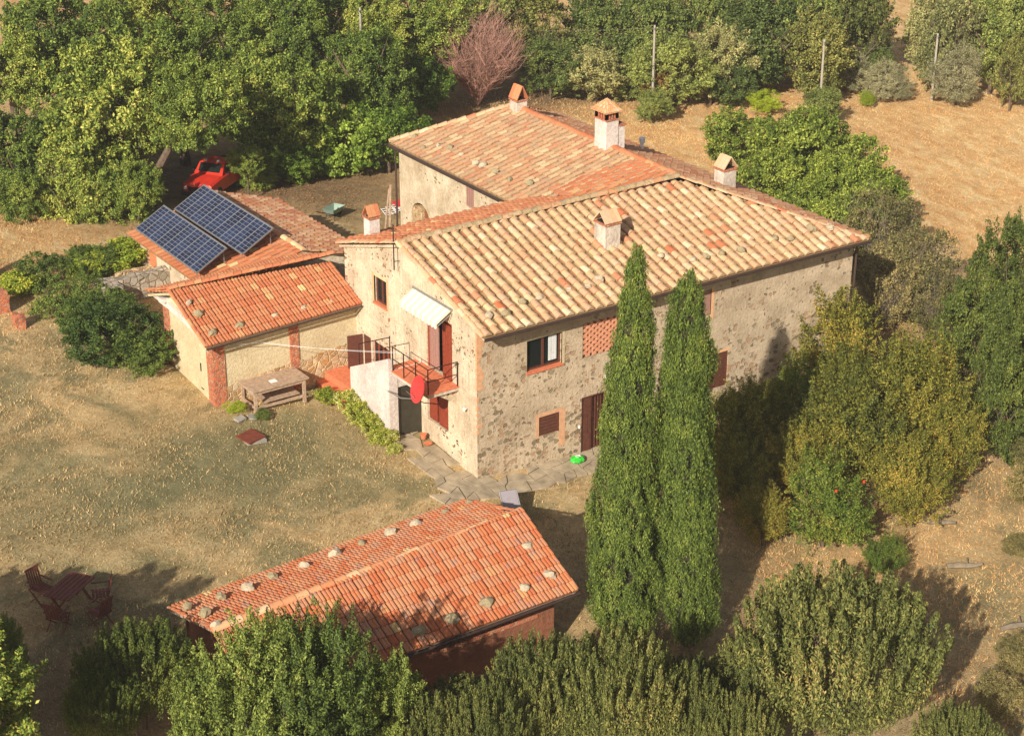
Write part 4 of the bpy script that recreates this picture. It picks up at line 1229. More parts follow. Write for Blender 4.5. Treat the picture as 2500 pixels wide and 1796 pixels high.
# ------------------------------------------------------------------ things in the yard
bn = empty('workbench', (-3.8, 7.4, 1.05), 'long weathered wooden table standing against the annex wall', 'table')
mb = MB()
for i in range(5): mb.box(-4.85, -2.62, 6.86 + i * .24, 6.86 + i * .24 + .225, 1.80, 1.85)
mb.build('tabletop', M['wood_old'], bn)
for x in (-4.72, -2.8):
    for y in (6.95, 7.95):
        mb = MB(); mb.box(x - .05, x + .05, y - .05, y + .05, .9, 1.80); mb.build('leg', M['wood_old'], bn)
mb = MB(); mb.box(-4.66, -2.86, 6.92, 6.98, 1.68, 1.79); mb.box(-4.66, -2.86, 7.93, 7.99, 1.68, 1.79); mb.box(-4.75, -4.69, 7.0, 7.9, 1.66, 1.79); mb.build('apron', M['wood_old'], bn)
mb = MB()
mb.box(-4.66, -2.86, 6.92, 6.98, 1.12, 1.2); mb.box(-4.75, -4.69, 7.0, 7.9, 1.12, 1.2)
mb.build('stretcher', M['wood_old'], bn)
mb = MB()
for i in range(3): mb.box(-4.3, -2.9, 7.1 + i * .26, 7.1 + i * .26 + .22, 1.2, 1.23)
mb.build('shelf', M['wood_old'], bn)
mb = MB(); mb.box(-3.95, -3.7, 7.2, 7.4, 1.85, 1.87); tag(mb.build('paper', M['whitep']), 'small white scrap lying on the wooden table', 'paper')

h = empty('hatch', (-5.6, 5.5, .95), 'rusty square metal lid lying on the lawn', 'hatch cover')
mb = MB(); z0 = G(-5.6, 5.5)
mb.prism([(-6.12, 5.75, z0 + .03), (-5.98, 4.98, z0 + .03), (-5.25, 5.2, z0 + .03), (-5.4, 5.98, z0 + .03)], (0, 0, .05)); mb.build('lid', M['rust'], h)
mb = MB(); mb.box(-6.02, -5.3, 5.05, 5.9, z0 - .1, z0 + .025); mb.build('kerb', M['slab'], h)
for i, (x, y, lab) in enumerate(((-5.45, 6.75, 'small grey slab in the grass near the brick corner of the annex'), (-5.0, 6.7, 'tilted grey slab in the grass beside the wooden table leg'))):
    mb = MB(); a = .3 + i
    mb.obox((x, y, G(x, y) + .04), (.19 * math.cos(a), .19 * math.sin(a), 0), (-.13 * math.sin(a), .13 * math.cos(a), .02), (0, 0, .03)); tag(mb.build('stone_slab', M['slab']), lab, 'slab', 'grey slabs in the lawn')
# clothes line
cl = empty('clothesline', (-5.3, 7.9, 3.3), 'white clothes line stretched from the annex to the balcony railing', 'clothes line')
mb = MB(); mb.tube([(-5.15, 7.96, 3.42), (-5.15, 7.75, 3.42)], .02, 5); mb.tube([(-5.25, 7.72, 3.42), (-4.1, 7.4, 3.38)], .012, 5); mb.build('arm', M['galv'], cl)
for k in range(2):
    mb = MB(); p, q = Vector((-4.1, 7.4 - .1 * k, 3.38)), Vector((-1.22, 2.9 + .15 * k, 3.9)); n = 14
    mb.tube([p.lerp(q, i / n) - Vector((0, 0, .06 * math.sin(math.pi * i / n))) for i in range(n + 1)], .0045, 4); mb.build('line', M['curtain'], cl)
# green bag by the door
gb = empty('soil_bag', (3.85, -.45, G(3.85, -.5) + .04), 'bright green plastic sack on the paving beside the front door', 'bag')
mb = MB(); import bmesh
bm = bmesh.new(); bmesh.ops.create_icosphere(bm, subdivisions=3, radius=1)
for v_ in bm.verts:
    n_ = noise.noise(v_.co * 2.2); v_.co = Vector((v_.co.x * .27 * (1 + .15 * n_), v_.co.y * .22 * (1 + .2 * n_), max(0, .11 + v_.co.z * .12 * (1 + .5 * n_))))
me_ = bpy.data.meshes.new('sack'); bm.to_mesh(me_); bm.free(); me_.materials.append(M['green_plastic'])
o = bpy.data.objects.new('sack', me_); COL.objects.link(o); o.parent = gb
mb = MB(); mb.poly([(-.10, -.09, .238), (.09, -.1, .238), (.11, .06, .238), (-.08, .07, .238)]); mb.build('label_patch', M['whitep'], gb, local=True)
# terracotta pots
for i, (x, y, s_, lab) in enumerate(((-.28, 3.0, .12, 'small terracotta pot by the gable wall under the shuttered window'), (-.35, 2.6, .13, 'terracotta saucer on the paving in front of the pot'))):
    mb = MB(); z0 = G(x, y) + .06
    if i == 0: mb.tube([(x, y, z0), (x, y, z0 + .18)], [.08, .12], 12)
    else: mb.tube([(x, y, z0), (x, y, z0 + .05)], [.11, .15], 14)
    tag(mb.build('flower_pot', M['terracotta']), lab, 'pot')

def lounger(x, y, rz, fab, label):
    r_ = empty('sun_lounger', (x, y, G(x, y)), label, 'sun lounger', None, rz)
    mb = MB()
    mb.obox((0, .42, .34), (.26, 0, 0), (0, .62, 0), (0, 0, .012)); mb.build('seat', fab, r_, local=True)
    mb = MB(); mb.obox((0, -.50, .62), (.26, 0, 0), (0, .34, -.28), (0, .008, .01)); mb.build('backrest', fab, r_, local=True)
    mb = MB()
    for s_ in (-1, 1):
        mb.tube([(s_ * .29, 1.06, .33), (s_ * .29, -.18, .33), (s_ * .29, -.86, .90)], .02, 6)
        mb.tube([(s_ * .29, .85, .33), (s_ * .29, .95, 0)], .018, 5); mb.tube([(s_ * .29, -.3, .42), (s_ * .29, -.5, 0)], .018, 5)
    for a in ((1.06, .33), (-.86, .90)): mb.tube([(-.29, a[0], a[1]), (.29, a[0], a[1])], .02, 6)
    mb.build('frame', M['galv'] if fab is M['mesh_grey'] else M['iron'], r_, local=True)
    return r_
lounger(-.51, -3.02, R(163), M['mesh_grey'], 'light grey garden lounger with raised back, half hidden behind the shed ridge')
mb = MB(); z0 = G(2.6, -3.3); mb.tube([(2.5, -3.2, z0 + .03), (2.85, -2.95, z0 + .05)], .02, 6); tag(mb.build('stick', M['bark']), 'short dark stick on the earth left of the cypresses', 'stick')

# red wooden garden furniture in the shade, lower left
gt = empty('picnic_table', (-14.9, -1.2, G(-14.9, -1.2)), 'dark red slatted garden table standing in tree shade at the lower left', 'table', rz=R(35))
mb = MB()
for i in range(6): mb.box(-.72, .72, -.42 + i * .142, -.42 + i * .142 + .12, .70, .73)
mb.build('tabletop', M['furniture'], gt, local=True)
for x in (-.6, .6):
    mb = MB(); mb.obox((x, 0, .35), (.03, 0, 0), (0, .035, 0), (0, .28, .36)); mb.obox((x + .07, 0, .35), (.03, 0, 0), (0, .035, 0), (0, -.28, .36)); mb.build('leg', M['furniture'], gt, local=True)
def gchair(x, y, rz, lab, tilt=0):
    r_ = empty('garden_chair', (x, y, G(x, y)), lab, 'chair', 'red garden chairs', rz)
    mb = MB()
    for i in range(5): mb.box(-.24, .24, -.24 + i * .1, -.24 + i * .1 + .075, .43, .45)
    mb.build('seat', M['furniture'], r_, local=True)
    mb = MB()
    for i in range(6): mb.obox((-.2 + i * .08, .30, .70), (.028, 0, 0), (0, .008, 0), (0, .07, .26))
    mb.obox((0, .37, .97), (.25, 0, 0), (0, .012, 0), (0, 0, .035)); mb.build('backrest', M['furniture'], r_, local=True)
    for s_ in (-1, 1):
        mb = MB(); mb.obox((s_ * .25, 0, .22), (.018, 0, 0), (0, .02, 0), (0, .26, .22)); mb.build('leg', M['furniture'], r_, local=True)
        mb = MB(); mb.obox((s_ * .25, 0, .22), (.018, 0, 0), (0, .02, 0), (0, -.26, .22)); mb.build('leg', M['furniture'], r_, local=True)
    for s_ in (-1, 1):
        mb = MB(); mb.box(s_ * .25 - .03, s_ * .25 + .03, -.24, .3, .64, .665); mb.build('armrest', M['furniture'], r_, local=True)
gchair(-15.5, -.55, R(20), 'red slatted garden chair behind the garden table, farthest from the shed')
gchair(-14.1, -1.5, R(-110), 'red garden chair on the side of the table nearest the shed')
gchair(-15.6, -2.0, R(130), 'red garden chair in front of the garden table, nearest the picture edge')
gchair(-14.5, -2.35, R(-160), 'red garden chair lit by a patch of sun in front of the table')

# boundary stones and pillars at the left
def rough_box(mb, x0, x1, y0, y1, z0, z1, n=6, amp=.04, seed=0):
    import bmesh
    bm = bmesh.new(); bmesh.ops.create_cube(bm, size=1)
    bmesh.ops.subdivide_edges(bm, edges=bm.edges[:], cuts=n, use_grid_fill=True)
    for v_ in bm.verts:
        p = Vector((x0 + (v_.co.x + .5) * (x1 - x0), y0 + (v_.co.y + .5) * (y1 - y0), z0 + (v_.co.z + .5) * (z1 - z0)))
        p += Vector((noise.noise(p * 3 + Vector((seed, 0, 0))), noise.noise(p * 3 + Vector((0, seed, 5))), noise.noise(p * 3 + Vector((9, 0, seed))))) * amp * 2
        v_.co = p
    bm.verts.index_update()
    mb.add([tuple(v_.co) for v_ in bm.verts], [tuple(v_.index for v_ in f.verts) for f in bm.faces])
    bm.free()
mb = MB(); rough_box(mb, -10.3, -9.45, 17.9, 18.5, 1.5, 2.95, seed=2); tag(mb.build('brick_pillar', M['brick'], smooth=False), 'taller brick gate pillar cut by the left picture edge', 'pillar', 'brick pillars at the left edge')
mb = MB(); rough_box(mb, -9.8, -9.45, 16.3, 16.7, 1.5, 2.6, seed=4); tag(mb.build('brick_pillar', M['brick']), 'shorter orange brick pillar at the left end of the hedge', 'pillar', 'brick pillars at the left edge')
mb = MB(); mb.tube([(-8.75, 21.5, G(-8.7, 21.5)), (-8.75, 21.5, G(-8.7, 21.5) + .9)], [.22, .2], 12); tag(mb.build('dark_barrel', M['black']), 'dark barrel at the far left edge beside the straw field', 'barrel')
gwl = MB(); rough_box(gwl, -5.5, -3.2, 17.1, 17.5, 1.4, 2.75, seed=6); rough_box(gwl, -6.2, -5.4, 16.4, 17.6, 1.4, 2.75, seed=8)
tag(gwl.build('garden_wall', M['greywall']), 'rough grey stone wall corner between the hedge and the outbuilding', 'wall')
mb = MB(); rough_box(mb, -4.9, -3.4, 18.3, 18.55, 1.4, 2.5, amp=.03, seed=9); tag(mb.build('stone_slab', M['rubble']), 'leaning arched stone slab beside the outbuilding wall', 'slab')
rnd = random.Random(8)
for i, (x, y, lab) in enumerate(((12.9, -8.9, 'pale dead log on the straw under the golden shrubs'), (11.7, -11.3, 'weathered log lying alone on the dry slope at the right'), (10.6, -14.6, 'dark weathered branch near the lower right picture edge'))):
    mb = MB(); z0 = G(x, y) + .08; a = -.7 + .2 * i
    pts = [(x + t * math.cos(a) * .6 + rnd.uniform(-.05, .05), y + t * math.sin(a) * .6, z0 + rnd.uniform(-.02, .03)) for t in (-1, -.4, .2, .7, 1)]
    mb.tube(pts, [.08, .1, .09, .07, .04], 7); mb.tube([pts[2], (pts[2][0] + .2, pts[2][1] + .25, z0 + .12)], [.04, .02], 5)
    tag(mb.build('log', M['greytwig']), lab, 'log', 'dead wood on the dry slope')

# wheelbarrow and clutter in the back yard
wb = empty('wheelbarrow', (6.85, 22.0, G(6.85, 22)), 'pale green wheelbarrow in dappled shade behind the annex', 'wheelbarrow', rz=.5)
mb = MB(); mb.add([(-.5, -.3, .55), (.5, -.3, .5), (.5, .3, .5), (-.5, .3, .55), (-.32, -.18, .28), (.3, -.18, .26), (.3, .18, .26), (-.32, .18, .28)], [(4, 5, 6, 7), (0, 1, 5, 4), (1, 2, 6, 5), (2, 3, 7, 6), (3, 0, 4, 7)]); mb.build('tray', M['teal'], wb, local=True)
mb = MB(); mb.tube([(.45, -.03, .2), (.45, .03, .2)], .18, 14); mb.build('wheel', M['rubber'], wb, local=True)
for s_ in (-1, 1):
    mb = MB(); mb.tube([(.45, s_ * .06, .2), (-.3, s_ * .2, .28), (-.95, s_ * .28, .55)], .018, 5); mb.tube([(-.25, s_ * .2, .28), (-.35, s_ * .22, 0)], .018, 5); mb.build('handle', M['iron'], wb, local=True)
gch = empty('folded_chairs', (9.6, 21.6, G(9.6, 21.6)), 'heap of folded white garden chairs with a red seat near the wing corner', 'chairs')
for k in range(4):
    mb = MB(); x = -.5 + k * .25
    mb.tube([(x, -.3, .06 + .03 * k), (x + .2, .5, .1 + .05 * k)], .016, 5); mb.tube([(x + .35, -.35, .06 + .03 * k), (x + .5, .45, .1 + .05 * k)], .016, 5)
    for t in (0, .33, .66, 1): mb.tube([(x + .2 * t, -.3 + .8 * t, .08 + .04 * k), (x + .35 + .15 * t, -.35 + .8 * t, .08 + .04 * k)], .014, 4)
    mb.build('chair_frame', M['whitep'], gch, local=True)
mb = MB(); mb.obox((.45, .2, .3), (.22, .05, 0), (-.05, .2, .05), (0, 0, .03)); mb.build('cushion', M['red_dish'], gch, local=True)
mb = MB(); mb.tube([(7.15, 17.75, G(7, 17.7)), (7.3, 17.75, 4.0)], .05, 6); mb.tube([(7.0, 18.0, G(7, 18)), (7.28, 17.85, 3.8)], .04, 6)
tag(mb.build('leaning_planks', M['wood_old']), 'old wooden planks leaning at the far corner of the rear wing', 'planks')

# red pickup under the oaks
tr = empty('pickup_truck', (3.75, 27.2, G(3.75, 27.2)), 'red pickup truck with roof lights parked in shade under the oaks', 'pickup truck', rz=R(36))
tr.scale = (.86, .86, .86)
def loft(mb, secs, mi=0):
    n = len(secs[0]); vs = [p for s_ in secs for p in s_]
    fs = [(i * n + k, i * n + (k + 1) % n, (i + 1) * n + (k + 1) % n, (i + 1) * n + k) for i in range(len(secs) - 1) for k in range(n)]
    fs += [tuple(range(n - 1, -1, -1)), tuple((len(secs) - 1) * n + k for k in range(n))]
    mb.add(vs, fs, mi)
def sec(x, w, z0, z1, c=.1): return [(x, -w, z0), (x, -w, z1 - c), (x, -w + c, z1), (x, w - c, z1), (x, w, z1 - c), (x, w, z0)]
mb = MB()   # front points to -x
loft(mb, [sec(-2.2, .74, .48, .88), sec(-2.12, .84, .42, 1.02), sec(-1.2, .88, .42, 1.14), sec(-.8, .88, .42, 1.16), sec(2.25, .88, .45, 1.14), sec(2.3, .86, .5, 1.1)])
mb.build('body', M['red_car'], tr, local=True)
mb = MB(); mb.box(.75, 2.2, -.76, .76, 1.12, 1.16); mb.build('cargo_bed', M['black'], tr, local=True)
mb = MB(); loft(mb, [sec(-.85, .82, 1.14, 1.2, .02), sec(-.38, .72, 1.14, 1.68, .06), sec(.45, .72, 1.14, 1.70, .06), sec(.62, .80, 1.14, 1.2, .02)])
cab = mb.build('cab', M['red_car'], tr, local=True)
mb = MB()
mb.obox((-.62, 0, 1.43), (0, .62, 0), (.17, 0, .19), (-.015, 0, .012)); mb.build('windscreen', M['glass'], cab, local=True)
for s_ in (-1, 1):
    mb = MB(); mb.prism([(-.5, s_ * .80, 1.22), (.4, s_ * .80, 1.22), (.32, s_ * .735, 1.6), (-.25, s_ * .735, 1.6)], (0, s_ * .015, 0)); mb.build('side_window', M['glass'], cab, local=True)
    mb = MB(); mb.tube([(-.36, s_ * .34, 1.7), (-.36, s_ * .34, 1.82)], [.1, .1], 8); mb.build('roof_lamp', M['galv'], tr, local=True)
    mb = MB(); mb.tube([(-2.2, s_ * .62, .78), (-2.26, s_ * .62, .78)], .09, 10); mb.build('headlight', M['whitep'], tr, local=True)
    mb = MB(); mb.obox((-.55, s_ * .98, 1.25), (.04, 0, 0), (0, .08, 0), (0, 0, .06)); mb.build('mirror', M['black'], tr, local=True)
mb = MB(); mb.box(-2.34, -2.14, -.86, .86, .4, .58); mb.build('front_bumper', M['black'], tr, local=True)
mb = MB(); mb.box(-2.24, -2.19, -.45, .45, .62, .86); mb.build('grille', M['black'], tr, local=True)
for x in (-1.45, 1.5):
    for s_ in (-1, 1):
        mb = MB(); mb.tube([(x, s_ * .66, .36), (x, s_ * .92, .36)], .37, 18); w = mb.build('wheel', M['rubber'], tr, local=True)
        mb = MB(); mb.tube([(x, s_ * .9, .36), (x, s_ * .935, .36)], .2, 12); mb.build('rim', M['galv'], w, local=True)

# poles and wires behind
PL = [(15.2, 33.8, 7.2, 'pale pole at the upper left, tallest of the line, rising from the oaks'), (29.5, 28.15, 5.45, 'pale pole in front of the thicket above the tall white chimney'), (37.1, 23.45, 4.6, 'short pale pole left of the silvery bushes'), (45.3, 23.2, 3.78, 'pale pole behind the round olive tree at the right')]
PLP = [(19.66, 41.6), (30.5, 29.4), (37.6, 24.4), (44.6, 23.1)]
tops = []
for (x, y, zt, lab), (bx, by) in zip(PL, PLP):
    # keeps its top on the sight line while standing a little farther back
    tops.append(Vector((x, y, zt)))
    r_ = empty('utility_pole', (x, y, G(x, y)), lab, 'pole', 'utility poles along the thicket')
    mb = MB(); mb.tube([(x, y, G(x, y) - .3), (x, y, zt)], [.075, .055], 8); mb.build('shaft', M['pole'], r_)
    mb = MB(); mb.obox((x, y, zt - .15), (.18, .18, 0), (.02, -.02, 0), (0, 0, .03)); mb.build('crossbar', M['galv'], r_)
for i, (a, b_) in enumerate(zip(tops[:-1], tops[1:])):
    mb = MB(); n = 16
    mb.tube([a.lerp(b_, k / n) - Vector((0, 0, .15 + .5 * math.sin(math.pi * k / n))) for k in range(n + 1)], .007, 4)
    tag(mb.build('overhead_wire', M['greytwig']), 'thin overhead wire, %s span counted from the left pole' % ORD[i], 'wire', 'overhead wires')

# ------------------------------------------------------------------ vegetation
def quads_mesh(name, V, mat, smooth=False, nv=4):
    """V: (n, nv, 3) array, one leaf or blade per row"""
    n = len(V)
    me_ = bpy.data.meshes.new(name)
    me_.vertices.add(n * nv)
    me_.vertices.foreach_set('co', V.astype(np.float32).ravel())
    me_.loops.add(n * nv)
    me_.loops.foreach_set('vertex_index', np.arange(n * nv, dtype=np.int32))
    me_.polygons.add(n)
    me_.polygons.foreach_set('loop_start', np.arange(0, n * nv, nv, dtype=np.int32))
    me_.polygons.foreach_set('loop_total', np.full(n, nv, dtype=np.int32))
    me_.materials.append(mat)
    me_.update(calc_edges=True)
    return me_

def unit(a): return a / (np.linalg.norm(a, axis=-1, keepdims=True) + 1e-9)

def leaves(P, Nrm, length, width, rng, axis_bias=None, bias=0.0):
    n = len(P)
    t = rng.normal(size=(n, 3))
    if axis_bias is not None: t = t * (1 - bias) + np.asarray(axis_bias) * bias * 2
    t = t - Nrm * np.sum(t * Nrm, axis=1, keepdims=True)
    t = unit(t); s_ = np.cross(Nrm, t)
    L_ = length * rng.uniform(.6, 1.35, (n, 1)); W_ = width * rng.uniform(.7, 1.3, (n, 1))
    a = P - t * L_ * .5; c = P + t * L_ * .5
    b_ = P + s_ * W_ * .5 + Nrm * W_ * .18; d = P - s_ * W_ * .5 + Nrm * W_ * .18
    return np.stack([a, b_, c, d], axis=1)

def crown_mesh(name, seed, mat, nclus=170, per=110, ll=.055, lw=.03, lobes=9, lobr=.45, sig=.085, zs=.85, inner=.15, flat=.3, spray=.14, upb=.5):
    rng = np.random.default_rng(seed)
    d = unit(rng.normal(size=(lobes, 3))); d[:, 2] = d[:, 2] * .8 + .08
    LC = d * rng.uniform(.42, .62, (lobes, 1)) * (1 - .0); LR = rng.uniform(lobr * .75, lobr * 1.2, lobes)
    LC = np.vstack([LC, [[0, 0, 0]]]); LR = np.append(LR, .58)
    C_, D_ = [], []
    while len(C_) < nclus:
        i = rng.integers(len(LR)); u = unit(rng.normal(size=3))
        p = LC[i] + u * LR[i] * (rng.uniform(.3, .9) if rng.random() < inner else rng.uniform(.88, 1.04))
        dd = np.linalg.norm(LC - p, axis=1) / LR
        dd[i] = 9
        if dd.min() < .78 and rng.random() > inner: continue
        C_.append(p); D_.append(u)
    C_, D_ = np.array(C_), np.array(D_)
    k = rng.integers(per // 2, per * 3 // 2, len(C_))
    idx = np.repeat(np.arange(len(C_)), k)
    sg = sig * rng.uniform(.6, 1.35, (len(C_), 1))
    # every cluster is a spray: it shoots outwards and up and thins towards its tip
    SD = unit(D_ + rng.normal(size=D_.shape) * .35 + np.array([0, 0, upb])) * (spray * rng.uniform(.3, 1.7, (len(D_), 1)))
    tq = rng.uniform(-.35, 1, (len(idx), 1))
    P = C_[idx] + SD[idx] * tq + rng.normal(size=(len(idx), 3)) * sg[idx] * (1.05 - .75 * np.clip(tq, 0, 1)) * np.array([1, 1, .75])
    Nr = unit(D_[idx] * .55 + rng.normal(size=P.shape) * .75 + np.array([0, 0, flat]))
    P[:, 2] *= zs
    return quads_mesh(name, leaves(P, Nr, ll, lw, rng), mat)

def spire_mesh(name, seed, mat, nshoot=120, per=160, ll=.05, lw=.022, h=(.35, .75), zs=.9, rad=.055):
    """dense shrub made of many upright shoots"""
    rng = np.random.default_rng(seed)
    Ps, Ns = [], []
    for i in range(nshoot):
        a = rng.uniform(0, 2 * math.pi); r_ = math.sqrt(rng.uniform(0, 1)) * .93
        top = (math.sqrt(max(0, 1 - r_ * r_)) * .75 + .1) * rng.uniform(.85, 1.18)
        H_ = rng.uniform(*h)
        base = np.array([math.cos(a) * r_ * .95, math.sin(a) * r_ * .95, top - H_])
        lean = np.array([math.cos(a), math.sin(a), 0]) * r_ * .22
        m_ = rng.integers(per // 2, per * 3 // 2)
        t = rng.uniform(0, 1, m_) ** .8
        rr_ = rad * rng.uniform(.7, 1.5) * (1 - t ** 2.2) ** .6 + .008
        th = rng.uniform(0, 2 * math.pi, m_)
        out = np.stack([np.cos(th), np.sin(th), np.zeros(m_)], 1)
        Ps.append(base + lean * t[:, None] + out * rr_[:, None] + np.array([0, 0, 1]) * (t * H_)[:, None]); Ns.append(out)
    # skirt of foliage down the sides
    m_ = nshoot * per // 3
    u = unit(rng.normal(size=(m_, 3))); u[:, 2] = -np.abs(u[:, 2]) * .9 + .35
    Ps.append(u * rng.uniform(.72, .98, (m_, 1))); Ns.append(unit(u))
    P, Nr = np.vstack(Ps), np.vstack(Ns)
    Nr = unit(Nr * .7 + rng.normal(size=P.shape) * .55)
    P[:, 2] *= zs
    return quads_mesh(name, leaves(P, Nr, ll, lw, rng, (0, 0, 1), .45), mat)

def trunk_mesh(name, seed, mat, nlimb=7, r0=.07, h0=-1.4):
    rnd = random.Random(seed); mb = MB()
    pts = [(0, 0, h0), (.02, .01, h0 + .35), (-.02, .03, -.55), (.02, 0, -.25)]
    mb.tube(pts, [r0 * 1.25, r0, r0 * .85, r0 * .6], 8)
    for i in range(nlimb):
        a = 2 * math.pi * i / nlimb + rnd.uniform(-.3, .3); r_ = rnd.uniform(.45, .8); z_ = rnd.uniform(-.15, .6)
        p = [Vector((0, .02, -.6 + .05 * (i % 4))), Vector((math.cos(a) * r_ * .4, math.sin(a) * r_ * .4, -.3 + z_ * .3)), Vector((math.cos(a) * r_, math.sin(a) * r_, z_))]
        mb.tube(p, [r0 * .5, r0 * .34, r0 * .1], 6)
        for j in range(3):
            q = p[1].lerp(p[2], rnd.uniform(.2, .9)); e = q + Vector((rnd.uniform(-.3, .3), rnd.uniform(-.3, .3), rnd.uniform(0, .35)))
            mb.tube([q, e], [r0 * .16, r0 * .04], 4)
    me_ = bpy.data.meshes.new(name); me_.from_pydata(mb.v, [], mb.f); me_.materials.append(mat); me_.polygons.foreach_set('use_smooth', [True] * len(mb.f)); me_.update()
    return me_

def twig_mesh(name, seed, mat, n=260, r0=.012, spread=.75, h=(1.3, 2.0), split=3):
    rnd = random.Random(seed); mb = MB()
    J_ = lambda k: Vector((rnd.gauss(0, k), rnd.gauss(0, k), rnd.gauss(0, k * .5)))
    for i in range(n):
        a = rnd.uniform(0, 2 * math.pi); s_ = math.sqrt(rnd.random()) * spread; H_ = rnd.uniform(*h) * (1 - .35 * (s_ / spread) ** 2)
        rad = r0 * rnd.choice((.6, .8, 1, 1.6))
        P_ = [Vector((math.cos(a) * s_ * f ** 1.3 * 1.15, math.sin(a) * s_ * f ** 1.3 * 1.15, -1 + H_ * f)) + J_(.05 * f) for f in (0.03, .3, .55, .8, 1)]
        mb.tube(P_, [rad, rad * .8, rad * .6, rad * .4, rad * .15], 3, cap=False)
        for k in range(split):
            j = rnd.choice((1, 1, 2, 2, 3)); q = P_[j].lerp(P_[j + 1], rnd.random())
            d1 = Vector((math.cos(a) * rnd.uniform(-.1, .22), math.sin(a) * rnd.uniform(-.1, .22), rnd.uniform(.12, .3))) + J_(.09)
            e1 = q + d1; e2 = e1 + d1 * .6 + J_(.06)
            mb.tube([q, e1, e2], [rad * .5, rad * .3, rad * .12], 3, cap=False)
            f1 = e1 + d1 * .5 + J_(.1)
            mb.tube([e1, f1], [rad * .28, rad * .1], 3, cap=False)
    me_ = bpy.data.meshes.new(name); me_.from_pydata(mb.v, [], mb.f); me_.materials.append(mat); me_.update()
    return me_

PROTO = {
    'oak': [crown_mesh('oak_crown', 10 + i, M['oak'], 330, 150, .046, .024, 14, .36, .050, 1.0, .2, .3, .16, .3) for i in range(3)],
    'walnut': [crown_mesh('walnut_crown', 20 + i, M['walnut'], 230, 100, .070, .036, 12, .38, .065, .95, .18, .4) for i in range(2)],
    'bush': [crown_mesh('thicket_crown', 30 + i, M[('bush', 'bush2', 'bush', 'bush3', 'bush')[i]], 250, 100, .058, .028, 12, .36, .055, 1.0, .2, .3, .2, .6) for i in range(5)],
    'silver': [crown_mesh('olive_crown', 40 + i, M['silver'], 220, 130, .05, .016, 7, .48, .08, .95, .12) for i in range(1)],
    'fig': [crown_mesh('fig_crown', 50 + i, M['fig'], 280, 90, .070, .034, 10, .42, .06, .95, .15, .1) for i in range(2)],
    'grey': [crown_mesh('dry_crown', 60, M['grey'], 190, 90, .05, .026, 9, .42, .09, .95, .2)],
    'dark': [crown_mesh('evergreen_crown', 70 + i, M['darkleaf'], 290, 115, .048, .026, 11, .40, .055, 1.0, .15) for i in range(2)],
    'gold': [crown_mesh('golden_crown', 80 + i, M['gold'], 330, 110, .050, .020, 15, .34, .055, 1.0, .22, .2, .30, 1.0) for i in range(3)],
    'pome': [crown_mesh('pomegranate_crown', 85, M['pome'], 280, 100, .056, .020, 13, .36, .06, 1.0, .2, .2, .28, 1.0)],
    'upright': [spire_mesh('laurel_crown', 90 + i, M['upright'], 210, 190, .042, .016, (.35, .8), .9, .045) for i in range(2)],
    'uprightdark': [spire_mesh('dark_laurel_crown', 93, M['darkleaf'], 210, 190, .042, .016, (.35, .8), .9, .045)],
    'broad': [crown_mesh('broadleaf_crown', 95 + i, M['broad'], 420, 150, .040, .016, 14, .38, .045, 1.0, .2, .0, .2, .9) for i in range(2)],
    'hedge': [crown_mesh('hedge_crown', 97 + i, M['hedge'], 320, 95, .050, .024, 7, .5, .05, .95, .12) for i in range(2)],
    'vine': [crown_mesh('vine_crown', 99, M['vine'], 130, 70, .10, .06, 7, .45, .1, .6, .1, .6)],
    'flower': [crown_mesh('rose_crown', 101, M['flower'], 110, 80, .11, .06, 7, .46, .11, .8, .1, .3)],
    'lime': [crown_mesh('lime_crown', 102, M['lime'], 130, 100, .08, .02, 6, .5, .09, .8, .1, .2)],
    'rusty': [crown_mesh('rusty_crown', 103, M['orangeleaf'], 100, 70, .05, .03, 6, .5, .09, .8, .1, .2)],
}
TRUNK = {'thin': [trunk_mesh('limbs', 1, M['bark'], 7, .045), trunk_mesh('limbs', 2, M['bark'], 8, .05)], 'thick': [trunk_mesh('trunk_limbs', 3, M['bark'], 9, .085)]}
TWIG = {'grey': twig_mesh('twigs', 5, M['greytwig'], 110, .009, .9, (1.2, 1.95), 5), 'pink': twig_mesh('twigs', 6, M['twig'], 420, .009, .85, (1.4, 2.15), 6)}
vrnd = random.Random(4242)
PCOUNT = {}

def plant(kind, x, y, zc, r, label, name, cat, group=None, trunk='thin', rz=None, tw=None, to_ground=False, sxy=1.0):
    g = G(x, y)
    rzv = rz if rz is not None else r
    if to_ground:      # foliage reaches down to the earth
        topz = zc + rzv
        rzv = max(rzv * .8, (topz - g) / 2 * 1.05)
        zc = topz - rzv
    root = empty(name, (x, y, g), label, cat, group, vrnd.uniform(0, 6.28))
    i = PCOUNT.get(kind, 0); PCOUNT[kind] = i + 1
    crown = bpy.data.objects.new('crown', PROTO[kind][i % len(PROTO[kind])]); COL.objects.link(crown)
    crown.parent = root; crown.location = (0, 0, zc - g); crown.scale = (r * sxy, r * sxy, rzv)
    if trunk:
        t = bpy.data.objects.new('trunk', TRUNK[trunk][i % len(TRUNK[trunk])]); COL.objects.link(t)
        t.parent = root; t.location = (0, 0, zc - g); hz = max(rzv, (zc - g) / 1.4 * 1.05); t.scale = (r, r, hz)
    if tw:
        t = bpy.data.objects.new('twigs', TWIG[tw]); COL.objects.link(t); t.parent = root; t.location = (0, 0, zc - g); t.scale = (r, r, (zc - g) * 1.02)
    return root

